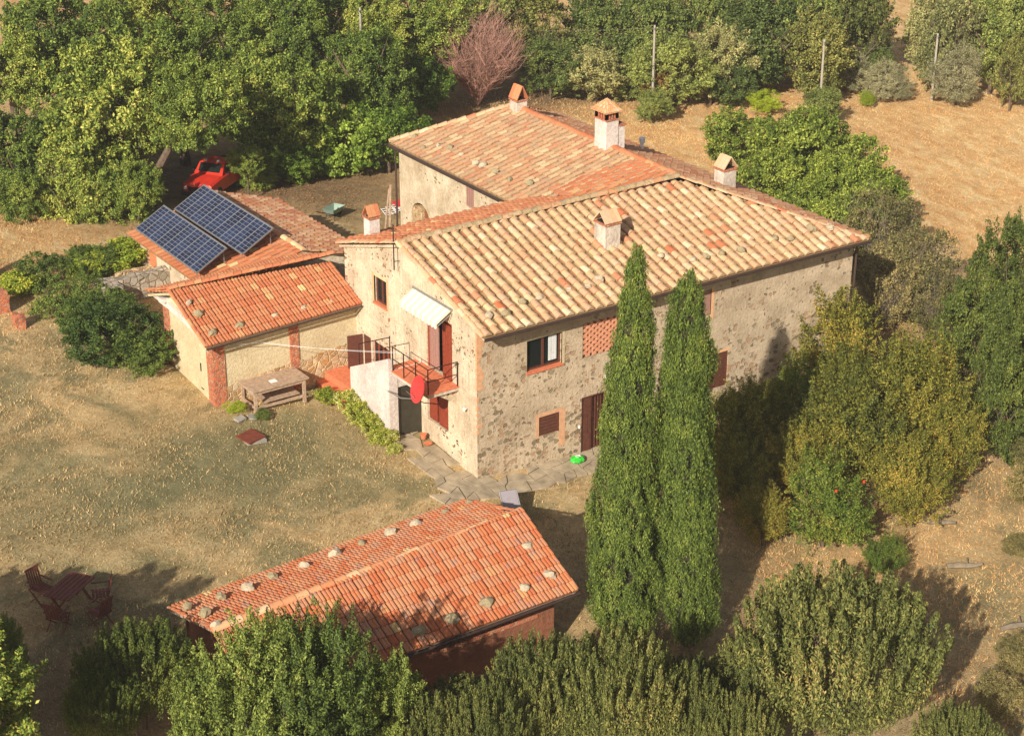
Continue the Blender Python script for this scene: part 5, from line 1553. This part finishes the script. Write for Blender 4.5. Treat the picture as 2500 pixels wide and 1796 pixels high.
OAK = [
  (-0.46,28.32,5.80,3.26),
  (-4.40,29.70,4.50,2.26),
  (1.95,24.80,6.30,2.1),
  (4.00,31.06,6.50,2.49),
  (7.80,28.49,5.00,2.71),
  (1.47,38.62,6.50,3.05),
  (6.73,40.38,6.50,2.96),
  (-1.83,37.20,6.00,2.33),
  (9.97,38.36,6.00,2.51),
  (12.99,36.30,6.00,2.74),
  (13.79,30.94,5.00,2.43),
  (20.11,36.13,5.50,2.61),
  (-3.14,26.91,3.60,2.13),
  (17.14,35.72,6.00,2.09),
]
WALNUT = [
  (10.17,27.80,2.80,2.34),
  (12.32,26.42,3.00,1.91),
  (7.38,26.67,2.30,1.25),
  (17.90,32.63,3.50,1.61),
]
BUSH = [
  (26.50,33.21,2.00,2.07),
  (28.41,31.69,1.80,1.95),
  (25.73,39.56,4.00,2.52),
  (28.63,37.54,3.50,2.14),
  (31.91,36.45,3.00,2.17),
  (31.01,28.75,2.20,1.93),
  (33.60,28.36,3.00,2.30),
  (37.13,28.20,3.00,2.22),
  (38.81,26.37,2.40,1.97),
  (33.63,34.14,3.50,2.02),
  (36.36,32.34,4.00,2.02),
  (39.54,31.42,4.00,2.03),
  (40.67,28.19,4.00,2.00),
  (42.74,26.74,3.50,2.00),
  (43.6,25.9,2.0,1.0),
  (34.34,27.45,1.60,1.46),
  (47.07,23.84,4.00,1.87),
  (49.13,22.43,4.00,2.00),
  (47.83,19.80,3.00,1.47),
  (44.58,30.56,4.00,2.07),
  (29.93,30.87,1.50,1.46),
  (49.50,27.21,4.00,2.07),
  (53.54,25.78,4.00,2.09),
  (20.29,35.12,4.00,1.42),
]
SILVER = [
  (42.21,26.32,1.50,1.05),
  (42.62,24.59,1.20,1.24),
  (45.9,22.0,1.75,1.75),
  (43.44,24.03,1.20,0.87),
]
FIGX = [(25.25, 8.8, 1.6, 1.58), (27.75, 10.01, 1.8, 1.52)]
FIG = [
  (27.34,18.21,1.80,2.07),
  (28.68,15.89,2.40,2.36),
  (28.24,12.00,2.00,1.97),
  (25.53,14.49,1.60,1.88),
  (25.34,11.21,1.50,1.62),
]
GREY = [
  (25.58,7.19,1.60,1.76),
  (23.60,3.05,1.50,1.76),
  (23.13,1.29,1.20,1.28),
  (22.16,3.13,1.20,1.47),
]
DARK = [
  (26.08,0.10,2.50,1.64),
  (21.48,-2.75,2.20,1.55),
  (18.36,-6.55,1.80,1.45),
  (21.37,-4.59,2.50,1.34),
]
GOLDX = [(8.3, -3.2, .7, 1.35), (7.0, -5.2, .4, 1.25), (9.3, -5.6, .5, 1.2), (6.4, -7.3, .0, .9), (13.6, -3.4, .9, 1.5)]
GOLD = [
  (15.64,-0.15,1.20,1.87),
  (10.15,-2.88,0.60,1.35),
  (11.20,-5.85,1.00,1.86),
  (15.29,-5.21,1.20,1.93),
  (11.96,-8.59,0.40,1.29),
  (8.21,-8.26,0.20,1.55),
  (8.91,-10.36,-0.80,0.66),
  (12.03,-2.43,0.80,1.30),
  (15.21,-7.13,0.40,1.26),
]
UPX = [(-8.6, -12.4, 1.0, 1.05), (-5.4, -12.9, 1.3, 1.0), (-10.2, -13.9, 1.9, 1.1), (-2.6, -14.6, .9, .9)]
UPRIGHT = [
  (0.63,-16.81,1.60,2.43),
  (-0.78,-15.55,1.00,1.35),
  (-7.06,-13.83,2.35,1.3),
  (-5.60,-15.18,2.6,1.45),
  (-4.1,-16.0,1.9,1.0),
  (-9.27,-14.63,2.50,1.01),
  (-15.30,-7.12,1.80,1.43),
  (-16.68,-8.02,2.00,0.92),
  (-3.23,-17.26,1.50,0.93),
  (1.90,-20.01,0.50,1.06),
]
BROAD = [
  (-14.12,-11.51,3.40,1.89),
  (-12.98,-12.63,3.20,1.88),
  (-11.0,-12.6,2.70,1.25),
  (-15.30,-11.62,3.00,1.21),
  (-17.79,-4.10,2.50,0.54),
  (-18.54,-6.42,2.50,0.69),
  (-12.45,-10.22,3.00,1.27),
]
HEDGE = [
  (-7.15,12.9,2.1,1.85),
  (-7.04,15.14,1.80,1.44),
  (-7.35,17.46,1.80,1.39),
  (-6.9,11.6,1.7,1.15),
  (-6.73,20.36,2.00,1.25),
  (-5.01,20.36,2.00,1.09),
]
VINE = [
  (-3.90,20.18,2.30,1.09),
  (-5.30,20.54,2.20,1.00),
  (-8.35,19.43,2.30,0.88),
]


NUM = ORD + ['seventeenth', 'eighteenth', 'nineteenth', 'twentieth', 'twenty-first', 'twenty-second', 'twenty-third', 'twenty-fourth', 'twenty-fifth', 'twenty-sixth']
def side_key(p): return p[0] * rt.x + p[1] * rt.y      # left to right as seen from the front lawn
def ranked(lst):
    return {id(p): i for i, p in enumerate(sorted(lst, key=side_key))}

OAKL = ['great leafy oak leaning over the solar panels, largest of the oaks', 'oak cut by the left picture edge above the straw', 'olive-green oak whose branches hang over the red pickup',
        'tall oak crown right behind the oak over the pickup', 'dark shaded oak to the right of the red pickup', 'oak in the back row above the great oak', 'back row oak at the top, just right of the great oak',
        'oak in the uppermost left corner', 'back row oak above the red pickup', 'back row oak to the left of the tallest pole', 'oak crown just below the tallest pole', 'oak at the top edge left of the pink bare shrub',
        'low oak boughs near the left straw patch', 'small oak crown behind the tallest pole']
for p, lab in zip(OAK, OAKL):
    low = p[1] < 33
    o = plant('oak', p[0], p[1], p[2] - .2, p[3] * 1.10, lab, 'oak_tree', 'tree', 'oaks behind the farmhouse', 'thick', rz=p[3] * (1.25 if low else 1.1))
    if 'over the red pickup' in lab and 'hang' in lab or 'hang over' in lab:
        o.rotation_euler.z = 0
        for ch in list(o.children):
            if ch.name.startswith('crown'): ch.location.z += .45
            else: bpy.data.objects.remove(ch)
        mb = MB(); hz_ = p[2] - o.location.z
        mb.tube([(-2.3, .9, -.1), (-2.0, .8, 1.6), (-1.2, .5, 3.0), (-.3, .1, hz_ - .4), (0, 0, hz_ + .4)], [.26, .21, .17, .12, .05], 8)
        mb.tube([(-1.2, .5, 3.0), (-.9, -.5, hz_ - .4), (-.7, -1.0, hz_ + .2)], [.10, .07, .03], 6)
        mb.tube([(-.3, .1, hz_ - .4), (.8, .4, hz_ - .1), (1.4, .3, hz_ + .3)], [.08, .05, .02], 6)
        mb.build('trunk', M['bark'], o, local=True)
for p, lab in zip([(-1.75, 25.92, 3.0, 1.65), (-3.38, 27.01, 2.8, 1.46), (-1.0, 25.0, 3.6, 1.16), (4.35, 25.3, 3.5, .75), (16.16, 38.71, 6.0, 2.6), (5.6, 26.9, 2.3, .95), (-5.02, 27.44, 3.0, 1.35)],
                  ('low oak in front of the great oak, its boughs almost on the straw', 'low oak left of the one in front of the great oak', 'young oak just left of the red pickup', 'thin oak hiding the cargo bed of the red pickup', 'back row oak at the top edge between the great oak and the pale pole', 'young oak to the right of the red pickup at the yard edge', 'low oak at the left edge, behind the hedge end')):
    plant('oak', p[0], p[1], p[2], p[3] * 1.15, lab, 'oak_tree', 'tree', 'oaks behind the farmhouse', 'thin', rz=p[3] * 1.3)
for p, lab in zip(WALNUT, ('bright green broad-leaved tree behind the yard, left of the rear wing', 'bright green tree touching the corner of the rear wing', 'small bright tree to the right of the red pickup', 'pale green tree left of the pink bare shrub')):
    plant('walnut', *p[:3], p[3] * 1.12, lab, 'fig_tree', 'tree', 'bright green trees behind the yard', 'thin', to_ground=p[3] < 1.8)
rk = ranked(BUSH)
for p in BUSH:
    sz = vrnd.uniform(.95, 1.4)
    plant('bush', p[0], p[1], p[2] + (sz - 1.1) * 1.2, p[3] * sz, 'leafy tree in the dense thicket beyond the roofs and field, %s counted from the left' % NUM[rk[id(p)]], 'thicket_tree', 'tree', 'trees of the thicket beyond the field', 'thin', to_ground=True)
for p, lab in zip(SILVER, ('small silvery bush at the field edge, left of the other silvery ones', 'olive-toned bush among the silvery ones right of the third pole', 'round grey-green olive tree standing alone at the top right of the field', 'silvery bush on the right side of its clump')):
    plant('silver', *p[:3], p[3] * (1.02 if p[3] > 1.4 else 1.1), lab, 'olive_tree', 'tree', 'silvery shrubs at the field edge', 'thin', to_ground=True)
for p, lab in zip(FIG, ('left end of the big fig thicket behind the right roof edge', 'highest fig bush in the thicket behind the right roof edge', 'fig bush nearest the open straw field', 'fig bush just behind the far chimney of the main roof', 'fig bush touching the right roof edge')):
    plant('fig', *p[:3], p[3] * 1.06, lab, 'fig_bush', 'bush', 'fig thicket behind the right side', 'thin', to_ground=True)
for p, lab in zip(FIGX, ('olive bush joining the fig thicket to the dry bushes, nearest the roof edge', 'olive bush joining the fig thicket to the dry bushes, on the field side')):
    plant('fig', *p[:3], p[3] * 1.12, lab, 'fig_bush', 'bush', 'fig thicket behind the right side', 'thin', to_ground=True)
for p, lab in zip(GREY, ('dry grey-green bush behind the right roof corner', 'greyish bush farther right along the field edge', 'dry brownish bush right of the roof corner, nearest the picture edge', 'dry bush in shade just beyond the right house corner')):
    plant('grey', *p[:3], p[3] * 1.1, lab, 'dry_bush', 'bush', 'dry bushes beside the right house corner', None, tw='grey', to_ground=True)
for p, lab in zip(DARK, ('dark evergreen at the right edge, farthest back of its row', 'dark evergreen at the right edge, in the middle of its row', 'dark evergreen at the right edge, lowest of its row', 'dark evergreen cut by the right picture edge')):
    plant('dark', *p[:3], p[3] * 1.15, lab, 'evergreen_tree', 'tree', 'evergreens at the right edge', 'thin', to_ground=True)
GL = ['golden-green shrub against the right part of the front wall', 'dark olive shrub in the shadow right of the cypresses', 'yellow-green shrub in the middle of the golden group', 'golden shrub nearest the dark evergreens', 'golden shrub on the open slope at the right of the group',
      'pomegranate shrub with small red fruit at the front of the golden group', 'small low green shrub on the straw in front of the golden group', 'shrub between the front wall and the pomegranate', 'golden shrub farthest right in its group']
for k, (p, lab) in enumerate(zip(GOLD, GL)):
    kind = 'pome' if k in (5, 6, 7) else 'gold'
    o = plant(kind, *p[:3], p[3] * 1.12, lab, 'pomegranate_shrub' if k == 5 else 'shrub', 'bush', 'golden shrubs right of the cypresses', 'thin', to_ground=True)
    if k == 5:
        fm = MB(); fm.tube([(0, 0, -.05), (0, 0, -.02), (0, 0, .03), (0, 0, .06)], [.02, .045, .045, .015], 8)
        fme = bpy.data.meshes.new('fruit'); fme.from_pydata(fm.v, [], fm.f); fme.materials.append(M['fruit'])
        for j in range(3):
            a = vrnd.uniform(0, 6.28); e = vrnd.uniform(-.2, .9); f_ = bpy.data.objects.new('fruit', fme); COL.objects.link(f_); f_.parent = o
            rr_ = p[3] * 1.1; f_.location = (math.cos(a) * math.cos(e) * rr_, math.sin(a) * math.cos(e) * rr_, p[2] - G(p[0], p[1]) + math.sin(e) * rr_)
for p, lab in zip(GOLDX, ('shaded brownish shrub close to the cypress shadow under the front wall', 'dark shaded shrub just right of the right cypress', 'shaded shrub between the dark one and the golden group', 'low dry shrub at the foot of the shaded ones', 'golden shrub filling the middle of the group')):
    plant('gold', *p[:3], p[3] * 1.12, lab, 'shrub', 'bush', 'golden shrubs right of the cypresses', 'thin', to_ground=True)
UL = ['very large upright-leaved evergreen at the bottom right', 'evergreen shrub left of the very large bottom-right one', 'golden-tipped evergreen under the right end of the shed', 'golden-tipped evergreen at the bottom, in front of the cypresses', 'small evergreen at the bottom edge between the big ones',
      'evergreen below the meter box of the shed', 'dark upright shrub at the left end of the shed', 'dark shrub at the bottom left beside the lawn', 'low evergreen at the bottom edge, left of the very large one', 'sparse evergreen in the bottom right corner']
for k, (p, lab) in enumerate(zip(UPRIGHT, UL)):
    plant('uprightdark' if k in (6, 7) else 'upright', *p[:3], p[3] * 1.12, lab, 'evergreen_shrub', 'bush', 'evergreens along the bottom edge', 'thin', rz=p[3] * 1.25, to_ground=True)
for p, lab in zip(UPX, ('golden-tipped shrub pressed against the front wall of the shed', 'evergreen shrub at the right-hand corner of the shed', 'shaded evergreen below the shed gutter, left of the golden-tipped one', 'low evergreen right below the cypress bases')):
    plant('upright', *p[:3], p[3] * 1.12, lab, 'evergreen_shrub', 'bush', 'evergreens along the bottom edge', 'thin', rz=p[3] * 1.25, to_ground=True)
BL = ['big leafy green tree covering the left part of the shed roof', 'leafy green tree at the bottom edge below the shed roof', 'shaded leafy tree below the shed gutter', 'leafy green tree at the bottom edge, leftmost of the group', 'leafy shrub at the left picture edge beside the red chairs', 'leafy bush in the lower left corner', 'tree crown whose tip rises in front of the shed ridge']
for p, lab in zip(BROAD, BL):
    plant('broad', *p[:3], p[3] * 1.12, lab, 'leafy_tree', 'tree', 'leafy trees in front of the shed', 'thin', to_ground=True)
for (x, y, zc, r_, lab) in ((-23.2, -7.9, 5.2, 3.0, 'oak just outside the lower left, shading the red garden furniture'), (-23.8, -5.0, 4.8, 2.2, 'oak outside the left edge, shading the lawn border'), (-21.4, -9.6, 4.4, 2.5, 'low oak outside the lower left corner')):
    plant('oak', x, y, zc, r_, lab, 'oak_tree', 'tree', 'oaks left of the lawn', 'thick')
HL = ['rounded dark green hedge bush against the annex gable', 'hedge bush left of the one against the annex', 'middle hedge bush with paler green top', 'low hedge bush at the foot of the annex wall', 'hedge bush at the back near the left straw field', 'back hedge bush next to the stone wall corner']
for p, lab in zip(HEDGE, HL):
    plant('hedge', *p[:3], p[3] * 1.14, lab, 'hedge_bush', 'hedge', 'hedge left of the annex', 'thin', to_ground=True)
for p, lab in zip(VINE, ('light green vine hanging beside the outbuilding door', 'light green vine over the back of the hedge', 'light green climber at the left edge above the pillars')):
    plant('vine', *p[:3], p[3] * 1.15, lab, 'vine', 'vine', 'light green climbers', None, to_ground=True)
for (x, y, zc, r_, lab) in ((-1.75, 5.9, .98, .55, 'flowering shrub at the upper end of the white stair parapet'), (-1.75, 5.1, .85, .55, 'flowering shrub in the middle of the white stair parapet'), (-1.7, 4.3, .7, .52, 'flowering shrub near the door under the balcony'), (-1.55, 3.5, .52, .5, 'green shrub at the corner of the white parapet'), (-1.6, 2.8, .4, .3, 'small plant on the edge of the paving by the stairs'), (-2.2, 6.6, 1.05, .42, 'small flowering plant at the foot of the terracotta steps')):
    plant('flower', x, y, zc, r_, lab, 'flowering_shrub', 'plant', 'flowering shrubs along the stairs', None, to_ground=True)
for (x, y, zc, r_, kd, lab) in ((-5.35, 7.3, 1.2, .4, 'lime', 'green weeds at the foot of the brick corner of the annex'), (-4.7, 6.5, 1.05, .3, 'hedge', 'low green weeds under the front of the wooden table'), (16.8, -9.6, -1.2, 1.0, 'grey', 'low grey-green bush at the right picture edge below the evergreens'), (18.3, -8.3, -1.0, .9, 'grey', 'low dry bush at the right edge, just under the lowest evergreen'), (8.6, -16.3, -1.5, .8, 'grey', 'low dry scrub in the lower right corner above the sparse evergreen'), (6.4, -17.6, -1.4, .9, 'grey', 'brown scrub at the bottom right, beside the very large evergreen'), (13.9, -11.6, -1.7, .6, 'grey', 'small tuft of dry scrub on the slope right of the lone log')):
    plant(kd, x, y, zc, r_, lab, 'low_bush', 'plant', None, None, to_ground=True)
plant('lime', 35.2, 25.6, .9, 1.0, 'lime green low shrub glowing at the foot of the thicket', 'low_shrub', 'bush', None, None, to_ground=True)
plant('bush', 28.9, 27.3, 1.2, 1.15, 'low bush at the foot of the second pole, nearest the tall chimney', 'thicket_tree', 'bush', None, 'thin', to_ground=True)
plant('bush', 36.4, 22.5, 1.3, 1.2, 'low bush hiding the foot of the third pole', 'thicket_tree', 'bush', None, 'thin', to_ground=True)
plant('lime', 41.0, 23.9, .8, .5, 'small lime green shrub in front of the silvery bushes', 'low_shrub', 'bush', None, None, to_ground=True)
plant('lime', -.2, 22.6, 1.9, .8, 'fresh green grass-like shrub behind the upper solar panels', 'low_shrub', 'bush', None, None, to_ground=True)
plant('rusty', 30.4, 29.2, 2.6, 1.0, 'rust-coloured bush in the thicket left of the second pole', 'rusty_bush', 'bush', None, None, to_ground=True)
pk = empty('bare_shrub', (22.2, 33.8, G(22.2, 33.8)), 'tall bare shrub with pinkish twigs behind the ridge of the rear wing', 'bush')
t = bpy.data.objects.new('twigs', TWIG['pink']); COL.objects.link(t); t.parent = pk; t.location = (0, 0, 2.4); t.scale = (2.7, 2.7, 2.4)
t = bpy.data.objects.new('trunk', TRUNK['thin'][0]); COL.objects.link(t); t.parent = pk; t.location = (0, 0, 2.3); t.scale = (1.4, 1.4, 2.0)

# cypresses
def cypress_mesh(name, seed, H_, Rm, tp, wp, lean=0.0, npl=1700, per=90):
    """hundreds of upright plumes packed round the stem, some standing proud, with dark slits between"""
    rng = np.random.default_rng(seed)
    prof = lambda t: np.interp(t, tp, wp)
    tt = rng.uniform(0, .985, npl * 3); keep = rng.uniform(0, 1, npl * 3) < prof(tt) + .10; t = tt[keep][:npl]
    m_ = len(t)
    th = rng.uniform(0, 2 * math.pi, m_)
    lump = .10 * np.sin(th * 3 + 5 * np.sin(t * 5 + seed)) + .07 * np.sin(t * 31 + 4 * np.sin(th * 2 + seed)) + .05 * np.sin(th * 7 + t * 22)
    rr_ = Rm * prof(t) * (.88 + lump) * rng.uniform(.74, 1.12, m_)
    ln = rng.uniform(.30, .75, m_) * (.55 + .45 * prof(t))
    w_ = rng.uniform(.045, .10, m_)
    idx = np.repeat(np.arange(m_), rng.integers(per // 2, per * 3 // 2, m_)); k_ = len(idx)
    q = rng.uniform(0, 1, k_)
    out = np.stack([np.cos(th), np.sin(th), np.zeros(m_)], 1)[idx]
    ctr = out * (rr_[idx] + .10 * q * w_[idx] / .07 * .5)[:, None]
    P = ctr + np.stack([np.zeros(k_), np.zeros(k_), t[idx] * H_ + (q - .35) * ln[idx]], 1)
    P = P + rng.normal(size=(k_, 3)) * (w_[idx] * (1.15 - q ** 1.5))[:, None] * np.array([1, 1, .6])
    P[:, 0] += .06 * np.sin(P[:, 2] * .45 + seed) - .83 * lean * P[:, 2] / H_; P[:, 1] += .05 * np.sin(P[:, 2] * .33) + .56 * lean * P[:, 2] / H_
    ok = (P[:, 2] > .05) & (P[:, 2] < H_ + .2)
    P, out = P[ok], out[ok]
    Nr = unit(out * .6 + rng.normal(size=P.shape) * .6 + np.array([0, 0, .1]))
    return quads_mesh(name, leaves(P, Nr, .095, .024, rng, (0, 0, 1), .6), M['cypress'])
CY = [(-1.0, -9.55, 11.75, 1.07, .06, 3, [0, .04, .09, .26, .49, .61, .72, .84, .95, 1], [.45, .78, .97, 1, .80, .68, .54, .40, .17, .02], 'left cypress, taller and broader of the two tall dark green columns'),
      (.6, -10.6, 10.9, .84, .52, 8, [0, .04, .1, .3, .5, .74, .85, .91, .97, 1], [.4, .75, .95, 1, .93, .82, .70, .60, .20, .02], 'right cypress, slimmer of the two tall columns')]
for (x, y, zt, Rm, lean, seed, tp, wp, lab) in CY:
    g = G(x, y)
    c = empty('cypress_tree', (x, y, g), lab, 'cypress', 'pair of cypresses')
    Hh = zt - g
    o = link_mesh('crown', cypress_mesh('cypress_crown', seed, Hh - .1, Rm, tp, wp, lean), c, True); o.location = (0, 0, .1)
    mb = MB(); mb.tube([(-.83 * lean * q, .56 * lean * q, -.2 + q * (Hh - .6)) for q in (0, .2, .5, 1)], [.2, .16, .1, .02], 8); mb.build('trunk', M['bark'], c, local=True)
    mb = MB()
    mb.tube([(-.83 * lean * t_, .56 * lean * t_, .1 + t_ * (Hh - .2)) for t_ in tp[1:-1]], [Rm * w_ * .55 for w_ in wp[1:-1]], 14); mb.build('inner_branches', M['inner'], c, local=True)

# grass
def blades(name, boxes, mat, seed, hgt, wid, keep=None, lean=.5):
    rng = np.random.default_rng(seed); allp = []
    for (x0, x1, y0, y1, dens) in boxes:
        n = int((x1 - x0) * (y1 - y0) * dens)
        p = np.stack([rng.uniform(x0, x1, n), rng.uniform(y0, y1, n)], 1)
        allp.append(p)
    p = np.vstack(allp)
    if keep is not None: p = p[keep(p[:, 0], p[:, 1], rng)]
    n = len(p)
    z = -2 * np.tanh(.0325 * p[:, 0]) + 2.5 * np.tanh(.04 * p[:, 1]) - .03
    b0 = np.column_stack([p, z])
    th = rng.uniform(0, 2 * math.pi, n); s_ = np.column_stack([np.cos(th), np.sin(th), np.zeros(n)]) * wid * rng.uniform(.6, 1.4, (n, 1))
    h_ = hgt * rng.uniform(.4, 1.5, (n, 1))
    tip = b0 + np.column_stack([rng.normal(0, lean, n), rng.normal(0, lean, n), np.ones(n)]) * h_
    V = np.stack([b0 - s_, b0 + s_, tip], axis=1)
    o = bpy.data.objects.new(name, quads_mesh(name, V, mat, nv=3)); COL.objects.link(o)
    return o
def outside(x, y, rng):
    k = np.ones(len(x), bool)
    for (a, b_, c, d) in ((-.3, 16.9, -.1, 18), (-5.9, .2, 7.9, 12.3), (-3.4, 3.1, 12, 20.2), (-12.8, -3.2, -9.2, -4.1), (-1.4, 6.4, -1.2, .1), (-1.3, .1, -.1, 8)):
        k &= ~((x > a) & (x < b_) & (y > c) & (y < d))
    nz = np.sin(x * 1.7 + 2 * np.sin(y * 1.1)) * np.sin(y * 1.9 + 1.5 * np.sin(x * .8)) * .5 + np.sin(x * .6 + y * .9) * .3
    return k & (rng.uniform(-1.2, 1.0, len(x)) < nz + .35)
o = blades('lawn_grass', [(-22, 1, -8, 12, 180), (-2, 8, -12, 0, 110), (-16, -5, 12, 30, 130)], M['lawn'], 1, .075, .015, outside)
tag(o, 'short parched grass of the lawn', 'grass', kind='stuff')
o = blades('dry_grass', [(17, 60, -6, 32, 80), (5, 20, -20, -4, 150), (-16, -4, 16, 32, 110), (14, 30, 18, 36, 70)], M['straw'], 2, .09, .012, outside, .7)
tag(o, 'long golden dry grass of the field', 'grass', kind='stuff')
def litter_keep(x, y, rng): return rng.uniform(0, 1, len(x)) < .7
rng = np.random.default_rng(9); n = 26000
px = np.concatenate([rng.normal(5, 6, n), rng.normal(3, 4, n // 2)]); py = np.concatenate([rng.normal(25, 4, n), rng.normal(-13, 2.5, n // 2)])
k = outside(px, py, rng); px, py = px[k], py[k]; pz = -2 * np.tanh(.0325 * px) + 2.5 * np.tanh(.04 * py) + .03
Nr = unit(rng.normal(size=(len(px), 3)) * .5 + np.array([0, 0, 1]))
o = bpy.data.objects.new('leaf_litter', quads_mesh('leaf_litter', leaves(np.column_stack([px, py, pz]), Nr, .06, .035, rng), leafmat('dead_leaves', [(0, lin(110, 82, 54)), (1, lin(164, 126, 86))], .1, boost=.85))); COL.objects.link(o)
tag(o, 'fallen brown leaves under the trees', 'leaf litter', kind='stuff')

# ------------------------------------------------------------------ faint veil added to lift the dark tones
hz = MB(); hz.box(-330, 530, -310, 570, -6, 34)
m = bpy.data.materials.new('shadow_lift'); m.use_nodes = True; nt = m.node_tree; nt.nodes.clear()
pv = nt.nodes.new('ShaderNodeVolumePrincipled'); mo = nt.nodes.new('ShaderNodeOutputMaterial')
pv.inputs['Color'].default_value = (1, .95, .88, 1); pv.inputs['Density'].default_value = .0005; pv.inputs['Anisotropy'].default_value = .2
nt.links.new(pv.outputs[0], mo.inputs['Volume'])
o = hz.build('shadow_lift', m); tag(o, 'faint pale veil added in the air to lift the dark tones', 'shadow_lift', kind='stuff')
